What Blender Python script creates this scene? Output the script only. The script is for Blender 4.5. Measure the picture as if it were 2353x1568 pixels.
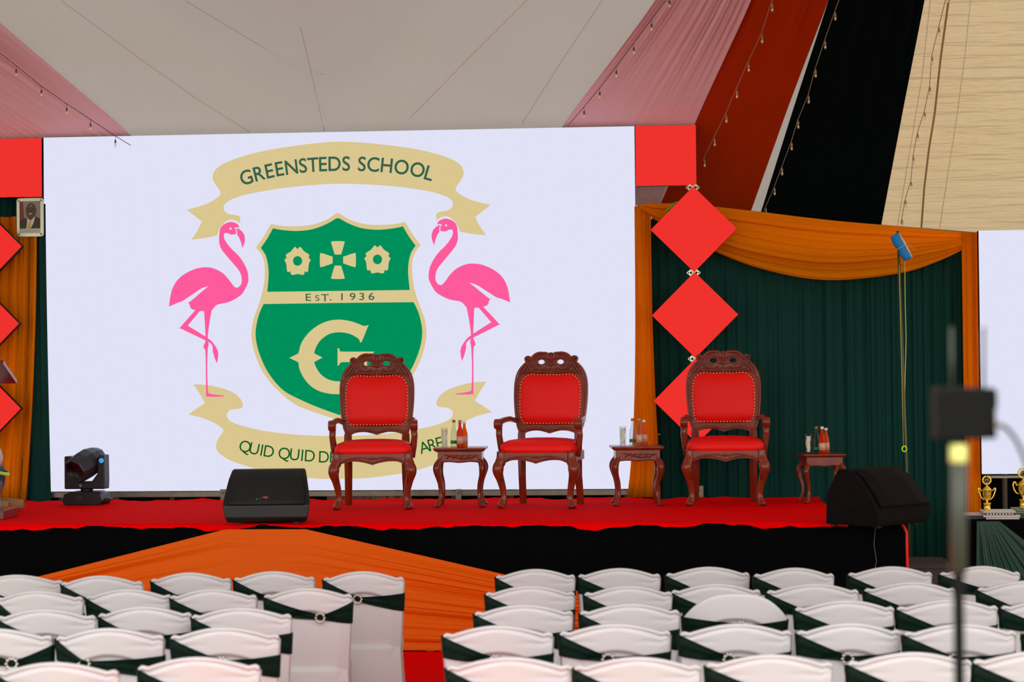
import bpy, math, random
from mathutils import Matrix, Vector
from mathutils.geometry import tessellate_polygon
random.seed(7)
for o in list(bpy.data.objects): bpy.data.objects.remove(o)
SC = bpy.context.scene
COL = SC.collection
PI = math.pi

# ------------------------------------------------------------------ camera, world, light, exposure
F, W, H = 4575.0, 2353.0, 1568.0
CAMZ = 1.857
PITCH, ROLL = math.atan(84.0 / F), -math.radians(0.53)
RC = Matrix.Rotation(PI / 2 + PITCH, 3, 'X') @ Matrix.Rotation(ROLL, 3, 'Z')
cd = bpy.data.cameras.new('camera'); cam = bpy.data.objects.new('camera', cd); COL.objects.link(cam)
cam.location = (0, 0, CAMZ); cam.rotation_euler = RC.to_euler()
cd.sensor_width = 36.0; cd.lens = 36.0 * F / W; cd.clip_end = 300
cd.dof.use_dof = True; cd.dof.focus_distance = 15.6; cd.dof.aperture_fstop = 3.6
SC.camera = cam
wd = bpy.data.worlds.new('world'); SC.world = wd; wd.use_nodes = True
bg = wd.node_tree.nodes['Background']
# overcast daylight, strongest low in front of and behind the tent, whose two ends are open
_n = wd.node_tree.nodes; _l = wd.node_tree.links
_tc = _n.new('ShaderNodeTexCoord'); _sp = _n.new('ShaderNodeSeparateXYZ'); _mr = _n.new('ShaderNodeMapRange'); _mx = _n.new('ShaderNodeMix'); _mx.data_type = 'RGBA'
_l.new(_tc.outputs['Generated'], _sp.inputs[0]); 
_ab = _n.new('ShaderNodeMath'); _ab.operation = 'ABSOLUTE'; _l.new(_sp.outputs[1], _ab.inputs[0]); _l.new(_ab.outputs[0], _mr.inputs[0])
_mr.inputs[1].default_value = 0.0; _mr.inputs[2].default_value = 1.0; _mr.inputs[3].default_value = 0.0; _mr.inputs[4].default_value = 1.0
_mx.inputs[6].default_value = (0.55, 0.56, 0.60, 1); _mx.inputs[7].default_value = (3.05, 2.95, 2.78, 1)
_l.new(_mr.outputs[0], _mx.inputs[0]); _l.new(_mx.outputs[2], bg.inputs[0]); bg.inputs[1].default_value = 1.2
sl = bpy.data.lights.new('sun', 'SUN'); sl.energy = 0.35; sl.angle = 0.05; sl.color = (1, 0.94, 0.84)
so = bpy.data.objects.new('sun', sl); COL.objects.link(so)
so.rotation_euler = (math.radians(-12), math.radians(28), 0); so.location = (4, 5, 20)
SC.view_settings.view_transform = 'Standard'; SC.view_settings.look = 'None'
SC.view_settings.exposure = 0.0; SC.view_settings.gamma = 1.0; SC.view_settings.use_curve_mapping = False

# ------------------------------------------------------------------ frames
YAW = math.radians(4.6)                       # the stage is turned a little: its right end is nearer
EX = Vector((math.cos(YAW), -math.sin(YAW), 0)); EY = Vector((math.sin(YAW), math.cos(YAW), 0))
S = 16.53                                     # plane of the big screen, metres from the camera across the hall
STZ = 0.85                                    # height of the stage
def ray(px, py):
    d = RC @ Vector(((px - W / 2) / F, (H / 2 - py) / F, -1.0)); return d
def onY(px, py, Y):
    d = ray(px, py); t = Y / d.y; return Vector((d.x * t, Y, CAMZ + d.z * t))
def onZ(px, py, z):
    d = ray(px, py); t = (z - CAMZ) / d.z; return Vector((d.x * t, d.y * t, z))
def st(v):                                    # world -> stage frame
    return Vector((v.x * EX.x + v.y * EX.y, v.x * EY.x + v.y * EY.y, v.z))
def wo(v):                                    # stage frame -> world
    return Vector((v[0] * EX.x + v[1] * EY.x, v[0] * EX.y + v[1] * EY.y, v[2]))
def onS(px, py, s):                           # a sight line met with the plane s = const; stage frame
    d = st(ray(px, py)); t = s / d.y; return Vector((d.x * t, s, CAMZ + d.z * t))
RK, RZ = 0.73, 3.985
def onR(px, py, off=0.0):                     # met with the roof slope; stage frame
    d = st(ray(px, py)); t = (RZ - off + RK * S - CAMZ) / (d.z + RK * d.y)
    return Vector((d.x * t, d.y * t, CAMZ + d.z * t))

# ------------------------------------------------------------------ materials
def srgb(c):
    return tuple(((x / 255) / 12.92 if x / 255 <= 0.04045 else ((x / 255 + 0.055) / 1.055) ** 2.4) for x in c) + (1,)
def mat(name, c, rough=0.6, metal=0.0, bump=None, var=None, sheen=0, coat=0, trans=0, ior=1.45, spec=None, alpha=None, transl=0):
    m = bpy.data.materials.new(name); m.use_nodes = True; nt = m.node_tree; b = nt.nodes['Principled BSDF']
    col = srgb(c)
    b.inputs['Base Color'].default_value = col; b.inputs['Roughness'].default_value = rough
    b.inputs['Metallic'].default_value = metal; b.inputs['Sheen Weight'].default_value = sheen
    b.inputs['Coat Weight'].default_value = coat; b.inputs['Coat Roughness'].default_value = 0.12
    b.inputs['Transmission Weight'].default_value = trans; b.inputs['IOR'].default_value = ior
    if spec is not None: b.inputs['Specular IOR Level'].default_value = spec
    tc = nt.nodes.new('ShaderNodeTexCoord')
    def noise(scale, sc3, detail=4):
        mp = nt.nodes.new('ShaderNodeMapping'); mp.inputs['Scale'].default_value = sc3
        n = nt.nodes.new('ShaderNodeTexNoise'); n.inputs['Scale'].default_value = scale; n.inputs['Detail'].default_value = detail
        nt.links.new(tc.outputs['Object'], mp.inputs[0]); nt.links.new(mp.outputs[0], n.inputs['Vector']); return n
    if var:                                   # (scale, (sx,sy,sz), second colour)
        n = noise(var[0], var[1]); mx = nt.nodes.new('ShaderNodeMix'); mx.data_type = 'RGBA'
        mx.inputs[6].default_value = col; mx.inputs[7].default_value = srgb(var[2])
        nt.links.new(n.outputs[0], mx.inputs[0]); nt.links.new(mx.outputs[2], b.inputs['Base Color'])
    if bump:                                  # (scale, (sx,sy,sz), strength, distance)
        n = noise(bump[0], bump[1]); bp = nt.nodes.new('ShaderNodeBump')
        bp.inputs['Strength'].default_value = bump[2]; bp.inputs['Distance'].default_value = bump[3]
        nt.links.new(n.outputs[0], bp.inputs['Height']); nt.links.new(bp.outputs[0], b.inputs['Normal'])
    if transl:
        t = nt.nodes.new('ShaderNodeBsdfTranslucent'); t.inputs[0].default_value = col
        if var: nt.links.new(mx.outputs[2], t.inputs[0])
        ms = nt.nodes.new('ShaderNodeMixShader'); ms.inputs[0].default_value = transl
        nt.links.new(b.outputs[0], ms.inputs[1]); nt.links.new(t.outputs[0], ms.inputs[2])
        nt.links.new(ms.outputs[0], nt.nodes['Material Output'].inputs[0])
    return m
def led(name, c, k=1.0, lo=0.86, tint=None):
    """lit LED panel: emission with the fine rows and columns of its lamps"""
    m = bpy.data.materials.new(name); m.use_nodes = True; nt = m.node_tree; nt.nodes.remove(nt.nodes['Principled BSDF'])
    tc = nt.nodes.new('ShaderNodeTexCoord'); sp = nt.nodes.new('ShaderNodeSeparateXYZ'); nt.links.new(tc.outputs['Object'], sp.inputs[0])
    def M(op, a, b=None):
        n = nt.nodes.new('ShaderNodeMath'); n.operation = op
        for i, v in enumerate((a, b)):
            if v is None: continue
            if hasattr(v, 'links'): nt.links.new(v, n.inputs[i])
            else: n.inputs[i].default_value = v
        return n.outputs[0]
    wz = M('SINE', M('MULTIPLY', sp.outputs[2], 2 * PI / 0.0125)); wx = M('SINE', M('MULTIPLY', sp.outputs[0], 2 * PI / 0.0125))
    f = M('MULTIPLY_ADD', wz, 0.36); nt.nodes[-1].inputs[2].default_value = 0.5
    g = M('MULTIPLY_ADD', wx, 0.10); nt.links.new(f, nt.nodes[-1].inputs[2])
    c0 = srgb(c); c1 = tuple(x * y for x, y in zip(c0[:3], tint or (lo, lo, lo))) + (1,)
    mx = nt.nodes.new('ShaderNodeMix'); mx.data_type = 'RGBA'; mx.inputs[6].default_value = c0; mx.inputs[7].default_value = c1
    nt.links.new(g, mx.inputs[0])
    e = nt.nodes.new('ShaderNodeEmission'); e.inputs[1].default_value = k; nt.links.new(mx.outputs[2], e.inputs[0])
    nt.links.new(e.outputs[0], nt.nodes['Material Output'].inputs[0]); return m
def clear(name, c, body=0.0, bc=(255, 255, 255)):
    """thin clear glass: light passes tinted, the surface reflects; body is the share of cloudy liquid"""
    m = bpy.data.materials.new(name); m.use_nodes = True; nt = m.node_tree; nt.nodes.remove(nt.nodes['Principled BSDF'])
    tr = nt.nodes.new('ShaderNodeBsdfTransparent'); tr.inputs[0].default_value = srgb(c)
    gl = nt.nodes.new('ShaderNodeBsdfGlossy'); gl.inputs['Roughness'].default_value = 0.05
    fr = nt.nodes.new('ShaderNodeLayerWeight'); fr.inputs[0].default_value = 0.25
    a = nt.nodes.new('ShaderNodeMixShader'); sc_ = nt.nodes.new('ShaderNodeMath'); sc_.operation = 'MULTIPLY'; sc_.inputs[1].default_value = 0.55; nt.links.new(fr.outputs[1], sc_.inputs[0]); nt.links.new(sc_.outputs[0], a.inputs[0]); nt.links.new(tr.outputs[0], a.inputs[1]); nt.links.new(gl.outputs[0], a.inputs[2])
    out = a.outputs[0]
    if body:
        d = nt.nodes.new('ShaderNodeBsdfDiffuse'); d.inputs[0].default_value = srgb(bc); t2 = nt.nodes.new('ShaderNodeBsdfTranslucent'); t2.inputs[0].default_value = srgb(bc)
        dd = nt.nodes.new('ShaderNodeMixShader'); nt.links.new(d.outputs[0], dd.inputs[1]); nt.links.new(t2.outputs[0], dd.inputs[2])
        b = nt.nodes.new('ShaderNodeMixShader'); b.inputs[0].default_value = body; nt.links.new(out, b.inputs[1]); nt.links.new(dd.outputs[0], b.inputs[2]); out = b.outputs[0]
    nt.links.new(out, nt.nodes['Material Output'].inputs[0]); return m
FAB = (60, (1, 1, 1), 0.12, 0.004)
M = dict(
    roof=mat('tent_cloth', (170, 167, 166), 0.75, bump=(2.2, (0.7, 1, 4.0), 0.35, 0.05), var=(0.9, (1, 1, 2), (164, 158, 148)), transl=0.35, spec=0.1),
    roof_warm_lit=mat('tent_cloth_warm_lit', (218, 196, 158), 0.7, bump=(2.6, (0.45, 3.0, 6.0), 1.0, 0.3), var=(0.9, (1, 1, 2), (206, 180, 138)), transl=0.35, spec=0.2),  # right-hand cloth; sun glowing through the roof put into its warmer, paler colour
    pink=mat('pink_cloth', (255, 206, 220), 0.7, bump=FAB, spec=0.1, transl=0.06),
    orange_r=mat('burnt_orange_cloth', (190, 52, 2), 0.8, bump=(3, (3, 1, 1), 0.2, 0.02), transl=0.08, spec=0.05),
    blackc=mat('black_cloth', (5, 5, 6), 0.9, bump=(8, (4, 1, 1), 0.2, 0.02), spec=0.05),
    darkroof=mat('black_green_cloth', (5, 15, 17), 0.9, bump=(3, (3, 1, 1), 0.3, 0.02), spec=0.05),
    orange=mat('orange_cloth', (255, 166, 8), 0.6, bump=FAB, transl=0.6, spec=0.1),
    orange_s=mat('orange_skirt_cloth', (224, 90, 0), 0.6, bump=FAB, spec=0.15),
    green=mat('green_cloth', (12, 58, 52), 0.7, bump=FAB, spec=0.12),
    sash=mat('sash_green', (0, 24, 16), 0.6, spec=0.15, bump=(90, (1, 1, 1), 0.1, 0.003)),
    white=mat('white_spandex', (200, 195, 198), 0.55, bump=(5, (1, 1, 1.5), 0.12, 0.01)),
    carpet=mat('red_carpet', (250, 2, 6), 0.95, bump=(22, (0.4, 1, 1), 0.6, 0.02), var=(5, (0.5, 1.5, 1), (226, 0, 4)), spec=0.03),
    carpet2=mat('red_aisle_carpet', (236, 2, 0), 0.95, bump=(30, (1, 1, 1), 0.4, 0.01), spec=0.03),
    wood=mat('dark_red_wood', (150, 54, 20), 0.3, var=(7, (1, 1, 0.35), (84, 14, 8)), coat=0.25, spec=0.35),
    red=mat('red_leather', (232, 6, 0), 0.5, spec=0.3, bump=(140, (1, 1, 1), 0.08, 0.002)),
    brass=mat('brass', (244, 214, 150), 0.3, 0.3),
    gold=mat('gold', (250, 206, 84), 0.2, 0.75),
    steel=mat('steel', (150, 140, 125), 0.45, 0.8, var=(12, (1, 1, 1), (110, 98, 84))),
    alu=mat('silver_frame', (205, 205, 175), 0.3, 0.6),
    plastic=mat('black_plastic', (11, 12, 13), 0.45, bump=(60, (1, 1, 1), 0.08, 0.002)),
    grille=mat('speaker_grille', (10, 13, 14), 0.7, bump=(260, (1, 1, 1), 0.3, 0.002)),
    grille2=mat('speaker_carpet_black', (14, 8, 9), 0.95, bump=(160, (1, 1, 1), 0.4, 0.003), spec=0.2),
    satin=mat('satin_grey', (52, 55, 62), 0.35, 0.3),
    glass=clear('clear_glass', (238, 242, 242)),
    water=clear('bottle_glass', (225, 238, 236)),
    juice=clear('orange_drink', (255, 170, 70), 0.6, (255, 120, 10)),
    juice2=clear('red_orange_drink', (250, 130, 60), 0.6, (240, 74, 6)),
    label_g=mat('green_paper_label', (20, 130, 70), 0.5), label_w=mat('pale_paper_label', (212, 196, 180), 0.5, var=(45, (1, 1, 1), (205, 110, 80))),
    label_r=mat('red_paper_label', (205, 60, 50), 0.5, var=(60, (1, 1, 1), (230, 200, 190))),
    cap_o=mat('brown_cap', (168, 92, 36), 0.4), cap_w=mat('white_cap', (226, 222, 214), 0.4), cap_g=mat('grey_cap', (150, 140, 138), 0.4),
    tissue=mat('tissue', (244, 238, 216), 0.9, bump=(60, (1, 1, 1), 0.6, 0.01)),
    black=mat('black_paint', (10, 10, 11), 0.6), ink=mat('white_print', (226, 214, 196), 0.6), redink=mat('red_print', (190, 40, 30), 0.6),
    ground=mat('pale_ground', (168, 152, 130), 0.95, bump=(14, (1, 1, 1), 0.5, 0.03), var=(6, (1, 1, 1), (140, 132, 104))),
    deck=mat('stage_board', (40, 34, 30), 0.8, bump=(20, (1, 1, 1), 0.2, 0.01)),
    stepwood=mat('dull_step_board', (54, 42, 36), 0.7, bump=(20, (1, 6, 1), 0.2, 0.01)),
    wire=mat('wire_grey', (86, 80, 72), 0.6), wirew=mat('wire_pale', (170, 150, 135), 0.6),
    bulb=clear('clear_bulb', (250, 240, 220), 0.3, (250, 236, 210)), seamc=mat('seam_thread', (214, 202, 186), 0.8), rope=mat('seam_rope', (190, 150, 110), 0.8), rope_y=mat('yellow_cord', (200, 196, 90), 0.7),
    bluec=mat('blue_cloth', (20, 130, 205), 0.7, bump=(30, (1, 1, 1), 0.5, 0.01)), lime=mat('lime_plastic', (190, 240, 20), 0.45),
    greenp=mat('green_metal', (60, 190, 50), 0.35), pole=mat('pole_olive', (96, 92, 66), 0.5, 0.3),
    jeans=mat('denim', (40, 72, 112), 0.85, bump=(120, (1, 1, 1), 0.3, 0.004)), vest=mat('vest_white', (206, 204, 196), 0.7), skin=mat('skin', (122, 80, 58), 0.55),
    hair=mat('hair_black', (16, 13, 12), 0.8), sole=mat('tan_shoe', (170, 130, 84), 0.8, bump=(80, (1, 1, 1), 0.3, 0.004)),
    lectern=mat('lectern_wood', (110, 22, 26), 0.3, coat=0.5, var=(8, (1, 1, 0.3), (76, 12, 18))), acrylic=mat('pale_acrylic', (214, 206, 208), 0.2),
    lamp_l=mat('lens_glass', (30, 20, 16), 0.06, coat=1.0), silver=mat('rhinestone_silver', (200, 196, 188), 0.2, 0.9),
    tableb=mat('table_black_cloth', (6, 4, 5), 0.9, spec=0.05), tableg=mat('table_green_cloth', (8, 52, 40), 0.55),
    purple=mat('purple_cover', (96, 52, 120), 0.5, var=(30, (1, 1, 1), (96, 150, 40))), zebra=mat('pale_cover', (214, 200, 194), 0.5), darkcover=mat('dark_cover', (50, 36, 40), 0.4),
    stand=mat('stand_grey', (70, 74, 66), 0.45, 0.3), standb=mat('stand_black', (9, 10, 9), 0.7, spec=0.2), tagy=mat('yellow_tape', (232, 234, 140), 0.6), brassy=mat('brass_plug', (180, 160, 60), 0.4, 0.6),
    cream=mat('cream_wall', (222, 210, 190), 0.8), pwall=mat('pink_lining', (240, 150, 170), 0.8), red_p=mat('red_trim', (230, 20, 24), 0.6),
    L_white=led('lit_white', (236, 232, 252), 1.0, tint=(0.80, 0.88, 0.90)), L_gold=led('lit_gold', (224, 203, 148), 1.0, tint=(0.88, 0.90, 0.84)),
    L_green=led('lit_green', (0, 146, 92), 1.0, tint=(0.9, 0.92, 0.92)), L_pink=led('lit_pink', (255, 94, 160), 1.0, tint=(0.97, 0.86, 0.88)),
    L_text=led('lit_dark_green', (56, 98, 78), 1.0, tint=(0.92, 0.92, 0.92)), L_text2=led('lit_bright_green', (10, 92, 30), 1.0, tint=(0.9, 0.92, 0.9)),
    L_red=led('lit_red', (246, 54, 48), 1.0, tint=(0.88, 0.72, 0.75)), L_blue=led('lit_blue', (70, 170, 245), 1.0),
    L_rim=led('lit_rim', (120, 110, 60), 1.0), warm=led('warm_filament', (255, 214, 140), 1.3),
)

# ------------------------------------------------------------------ mesh builder
BASE = {}                                       # base point of every thing, in the frame its mesh is written in
class MB:
    def __init__(s): s.v = []; s.f = []; s.m = []; s.sm = []
    def add(s, vs, fs, mi=0, sm=False):
        b = len(s.v); s.v += [Vector(v) for v in vs]
        for f in fs: s.f.append([b + i for i in f]); s.m.append(mi); s.sm.append(sm)
        return s
    def box(s, c, d, mi=0, R=None):
        vs = [Vector((x * d[0] / 2, y * d[1] / 2, z * d[2] / 2)) for x in (-1, 1) for y in (-1, 1) for z in (-1, 1)]
        if R is not None: vs = [R @ v for v in vs]
        return s.add([v + Vector(c) for v in vs], [(0, 1, 3, 2), (4, 6, 7, 5), (0, 4, 5, 1), (2, 3, 7, 6), (0, 2, 6, 4), (1, 5, 7, 3)], mi)
    def grid(s, fn, nu, nv, mi=0, sm=True, closeu=False):
        vs = [fn(i / nu, j / nv) for j in range(nv + 1) for i in range(nu + (0 if closeu else 1))]
        n = nu if closeu else nu + 1
        fs = [(j * n + i, j * n + (i + 1) % n, (j + 1) * n + (i + 1) % n, (j + 1) * n + i) for j in range(nv) for i in range(nu)]
        return s.add(vs, fs, mi, sm)
    def tube(s, pts, r, n=8, mi=0, cap=True, sm=True, flat=1.0):
        pts = [Vector(p) for p in pts]; rs = r if isinstance(r, (list, tuple)) else [r] * len(pts)
        vs = []; up = Vector((0, 0, 1)); prev = None
        for i, p in enumerate(pts):
            t = (pts[min(i + 1, len(pts) - 1)] - pts[max(i - 1, 0)])
            t = t.normalized() if t.length > 1e-9 else Vector((0, 0, 1))
            a = (prev - t * prev.dot(t)) if prev is not None else (Vector((0, 1, 0)) if abs(t.y) < .9 else Vector((1, 0, 0)))
            a = a - t * a.dot(t); a.normalize(); prev = a; b = t.cross(a)
            for k in range(n):
                th = 2 * PI * k / n; vs.append(p + (a * math.cos(th) * flat + b * math.sin(th)) * rs[i])
        fs = [(i * n + k, i * n + (k + 1) % n, (i + 1) * n + (k + 1) % n, (i + 1) * n + k) for i in range(len(pts) - 1) for k in range(n)]
        if cap: fs += [tuple(range(n))[::-1], tuple((len(pts) - 1) * n + k for k in range(n))]
        return s.add(vs, fs, mi, sm)
    def lathe(s, prof, n=20, c=(0, 0, 0), mi=0, sm=True, sx=1, sy=1, R=None):
        c = Vector(c)
        def P(r, z, th):
            v = Vector((r * math.cos(th) * sx, r * math.sin(th) * sy, z)); return (R @ v if R is not None else v) + c
        vs = [P(r, z, 2 * PI * k / n) for r, z in prof for k in range(n)]
        fs = [(i * n + k, i * n + (k + 1) % n, (i + 1) * n + (k + 1) % n, (i + 1) * n + k) for i in range(len(prof) - 1) for k in range(n)]
        if prof[0][0] > 1e-6: fs.append(tuple(range(n))[::-1])
        if prof[-1][0] > 1e-6: fs.append(tuple((len(prof) - 1) * n + k for k in range(n)))
        return s.add(vs, fs, mi, sm)
    def ball(s, c, r, n=10, mi=0, sc=(1, 1, 1)):
        c = Vector(c)
        return s.grid(lambda u, v: c + Vector((math.cos(2 * PI * u) * math.sin(PI * v) * r * sc[0], math.sin(2 * PI * u) * math.sin(PI * v) * r * sc[1], -math.cos(PI * v) * r * sc[2])), n, n // 2 + 1, mi, True, True)
    def poly(s, outer, holes=(), y0=0.0, y1=None, mi=0, P=None, mside=None):
        """2-D outline (x,z) as a face at y0, or a slab from y0 to y1; P maps (x,y,z) on"""
        P = P or (lambda x, y, z: Vector((x, y, z)))
        loops = [outer] + list(holes)
        tri = tessellate_polygon([[Vector((a, b, 0)) for a, b in l] for l in loops])
        flat = [p for l in loops for p in l]
        def area(t): (ax, ay), (bx, by), (cx, cy) = [flat[i] for i in t]; return (bx - ax) * (cy - ay) - (cx - ax) * (by - ay)
        tri = [t if area(t) > 0 else t[::-1] for t in tri]
        s.add([P(a, y0, b) for a, b in flat], tri, mi)
        if y1 is not None:
            s.add([P(a, y1, b) for a, b in flat], [t[::-1] for t in tri], mi)
            for l in loops:
                n = len(l); s.add([P(a, y, b) for y in (y0, y1) for a, b in l], [(i, (i + 1) % n, n + (i + 1) % n, n + i) for i in range(n)], mi if mside is None else mside)
        return s
    def build(s, name, mats, parent=None, base=None, rot=None, bevel=0, sub=0, solid=0, auto=True, weld=False):
        b = BASE.get(parent.name) if parent is not None else base
        b = Vector(b) if b is not None else Vector((0, 0, 0))
        me = bpy.data.meshes.new(name); me.from_pydata([tuple(v - b) for v in s.v], [], s.f)
        for k in (mats if isinstance(mats, (list, tuple)) else [mats]): me.materials.append(M[k])
        for p, mi, sm in zip(me.polygons, s.m, s.sm): p.material_index = mi; p.use_smooth = sm
        me.update()
        if weld or bevel:
            import bmesh
            bm = bmesh.new(); bm.from_mesh(me); bmesh.ops.remove_doubles(bm, verts=bm.verts, dist=1e-5); bmesh.ops.recalc_face_normals(bm, faces=bm.faces); bm.to_mesh(me); bm.free()
        o = bpy.data.objects.new(name, me); COL.objects.link(o)
        if parent is not None: o.parent = parent; BASE[o.name] = b
        else:
            o.location = wo(b) if rot == 'stage' else b
            if rot == 'stage': o.rotation_euler = (0, 0, -YAW)
            elif rot: o.rotation_euler = (0, 0, rot)
            BASE[o.name] = b
        if bevel:
            md = o.modifiers.new('bevel', 'BEVEL'); md.width = bevel; md.segments = 2; md.limit_method = 'ANGLE'; md.angle_limit = math.radians(35)
        if sub:
            md = o.modifiers.new('subdivision', 'SUBSURF'); md.levels = sub; md.render_levels = sub
        if solid:
            md = o.modifiers.new('solidify', 'SOLIDIFY'); md.thickness = solid
        return o
def tag(o, label, cat, group=None, kind=None):
    if label: o['label'] = label
    if cat: o['category'] = cat
    if group: o['group'] = group
    if kind: o['kind'] = kind
    return o
def thing(name, base, label, cat, group=None, rot='stage', kind=None):
    """Empty at the thing's base. base in the stage frame when rot == 'stage', else local meshes are written about (0,0,0)"""
    o = bpy.data.objects.new(name, None); COL.objects.link(o); o.empty_display_size = 0.1
    if rot == 'stage': o.location = wo(base); o.rotation_euler = (0, 0, -YAW); BASE[o.name] = Vector(base)
    elif rot == 'world': o.location = base; BASE[o.name] = Vector(base)
    else: o.location = base; o.rotation_euler = (0, 0, rot); BASE[o.name] = Vector((0, 0, 0))
    return tag(o, label, cat, group, kind)
def struct(mb, name, mats, **k):
    o = mb.build(name, mats, **k); o['kind'] = 'structure'; return o
KIDS = {}
def dup(root, loc, rz, label=None, group=None, scale=None):
    r = root.copy(); COL.objects.link(r); r.location = loc; r.rotation_euler = (0, 0, rz)
    if scale: r.scale = (scale,) * 3
    if label: r['label'] = label
    if group: r['group'] = group
    BASE[r.name] = Vector((0, 0, 0))
    for ch in root.children:
        c = ch.copy(); COL.objects.link(c); c.parent = r; BASE[c.name] = Vector((0, 0, 0))
        for g in ch.children:
            d = g.copy(); COL.objects.link(d); d.parent = c; BASE[d.name] = Vector((0, 0, 0))
    return r
def spline(pts, n=6, closed=True):
    """smooth line through points; a point with a third item is a sharp corner"""
    N = len(pts); out = []
    def g(i): return pts[i % N] if closed else pts[max(0, min(N - 1, i))]
    for i in range(N if closed else N - 1):
        p0, p1, p2, p3 = g(i - 1), g(i), g(i + 1), g(i + 2)
        if len(p1) > 2: p0 = p1
        if len(p2) > 2: p3 = p2
        for k in range(n):
            t = k / n
            out.append(tuple(0.5 * (2 * p1[a] + (p2[a] - p0[a]) * t + (2 * p0[a] - 5 * p1[a] + 4 * p2[a] - p3[a]) * t * t + (3 * p1[a] - p0[a] - 3 * p2[a] + p3[a]) * t ** 3) for a in (0, 1)))
    if not closed: out.append(tuple(pts[-1][:2]))
    return out
GL = {}
def glyph(ch, bold=0.0):
    if (ch, bold) in GL: return GL[(ch, bold)]
    def mk(c):
        cu = bpy.data.curves.new('t', 'FONT'); cu.body = c; cu.size = 1; cu.offset = bold; cu.resolution_u = 6
        ob = bpy.data.objects.new('t', cu); COL.objects.link(ob); bpy.context.view_layer.update()
        me = bpy.data.meshes.new_from_object(ob.evaluated_get(bpy.context.evaluated_depsgraph_get()))
        vs = [(v.co.x, v.co.y) for v in me.vertices]; fs = [tuple(p.vertices) for p in me.polygons]
        bpy.data.objects.remove(ob); bpy.data.curves.remove(cu); bpy.data.meshes.remove(me); return vs, fs
    hv, _ = mk('H'); cap = max(v[1] for v in hv)
    vs, fs = mk(ch); x0 = min(v[0] for v in vs); x1 = max(v[0] for v in vs); cx = (x0 + x1) / 2
    r = ([((x - cx) / cap, y / cap - 0.5) for x, y in vs], fs, (x1 - x0) / cap); GL[(ch, bold)] = r; return r
def ptn(mb, ch, x, z, h, ang, mi, y, sx=1.0, P=None, bold=0.0, slant=0.0):
    vs, fs, w = glyph(ch, bold); c, s_ = math.cos(ang), math.sin(ang); P = P or (lambda a, b, d: Vector((a, b, d)))
    mb.add([P(x + (a * sx + b * slant) * h * c - b * h * s_, y, z + (a * sx + b * slant) * h * s_ + b * h * c) for a, b in vs], fs, mi)
def nz(x, seed=0.0):                             # smooth 1-D wobble for folds
    return (math.sin(x * 1.0 + seed) + 0.6 * math.sin(x * 2.17 + 1.3 + seed * 1.7) + 0.35 * math.sin(x * 4.6 + seed * 2.3) + 0.2 * math.sin(x * 9.1 + seed)) / 2.15

# ------------------------------------------------------------------ ground, tent roof, walls
g = MB(); g.box((0, 9, -0.05), (60, 60, 0.1)); struct(g, 'floor', 'ground')
UV = onR(745, 296).x
def roofz(u, s, off=0.0):
    z = RZ + RK * (S - s) - off
    t = (S - s) / 4.7
    if t > 0:
        d = 1 - abs(u - UV) / (4.6 * t)
        if d > 0: z -= 1.75 * t * d
    return z
U0, U1 = -14.0, 9.5
S_EAVE, S_TOP = 17.75, 11.9
r = MB()
r.grid(lambda a, b: Vector((U0 + a * (U1 - U0), S_TOP + b * (S_EAVE - S_TOP), roofz(U0 + a * (U1 - U0), S_TOP + b * (S_EAVE - S_TOP)))), 188, 60)
def rf(a, b):
    u = U0 + a * (U1 - U0); s_ = S_TOP - b * 5.4; return Vector((u, s_, roofz(u, 2 * S_TOP - s_)))
r.grid(rf, 94, 20)
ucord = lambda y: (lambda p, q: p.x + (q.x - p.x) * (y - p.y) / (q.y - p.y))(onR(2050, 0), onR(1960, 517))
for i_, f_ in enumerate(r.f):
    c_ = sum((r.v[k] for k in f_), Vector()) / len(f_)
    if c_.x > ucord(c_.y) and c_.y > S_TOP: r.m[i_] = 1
struct(r, 'ceiling', ['roof', 'roof_warm_lit'], rot='stage', base=(-2, 14, 3), weld=True)
w = MB(); w.grid(lambda a, b: Vector((U0 + a * (U1 - U0), 18.2 + 0.05 * nz(a * 160), b * 1.5)), 300, 2)
struct(w, 'wall_back', 'darkroof', rot='stage', base=(-2, 18.2, 0))
w = MB(); w.grid(lambda a, b: Vector((U0, 18.2 - a * 7.2 , b * (2.95 + a * 1.2))), 20, 2); struct(w, 'wall_left', 'cream', rot='stage', base=(U0, 15, 0))
w = MB(); w.grid(lambda a, b: Vector((U1, 18.2 - a * 7.2 , b * (2.95 + a * 1.2))), 20, 2); struct(w, 'wall_right', 'cream', rot='stage', base=(U1, 15, 0))
for x0, x1, k, lab, nm in ((640, 735, 'darkroof', 'dark cloth hanging low behind the big screen', 'lining'), (752, 850, 'pwall', 'pink cloth seen through the gap below the big screen', 'lining'), (852, 888, 'cream', 'narrow white cloth in the gap below the big screen', 'lining'), (892, 945, 'cream', 'cream cloth in the gap below the big screen beside the first armchair', 'lining')):
    a_, b_ = onS(x0, 1150, 17.6).x, onS(x1, 1150, 17.6).x
    c = MB(); c.grid(lambda p, q: Vector((a_ + p * (b_ - a_), 17.6 + 0.015 * math.sin(p * 30), q * 1.4)), 24, 2)
    tag(c.build('hanging_cloth', k, base=(a_, 17.6, 0), rot='stage', solid=0.004), lab, 'cloth')

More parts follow.
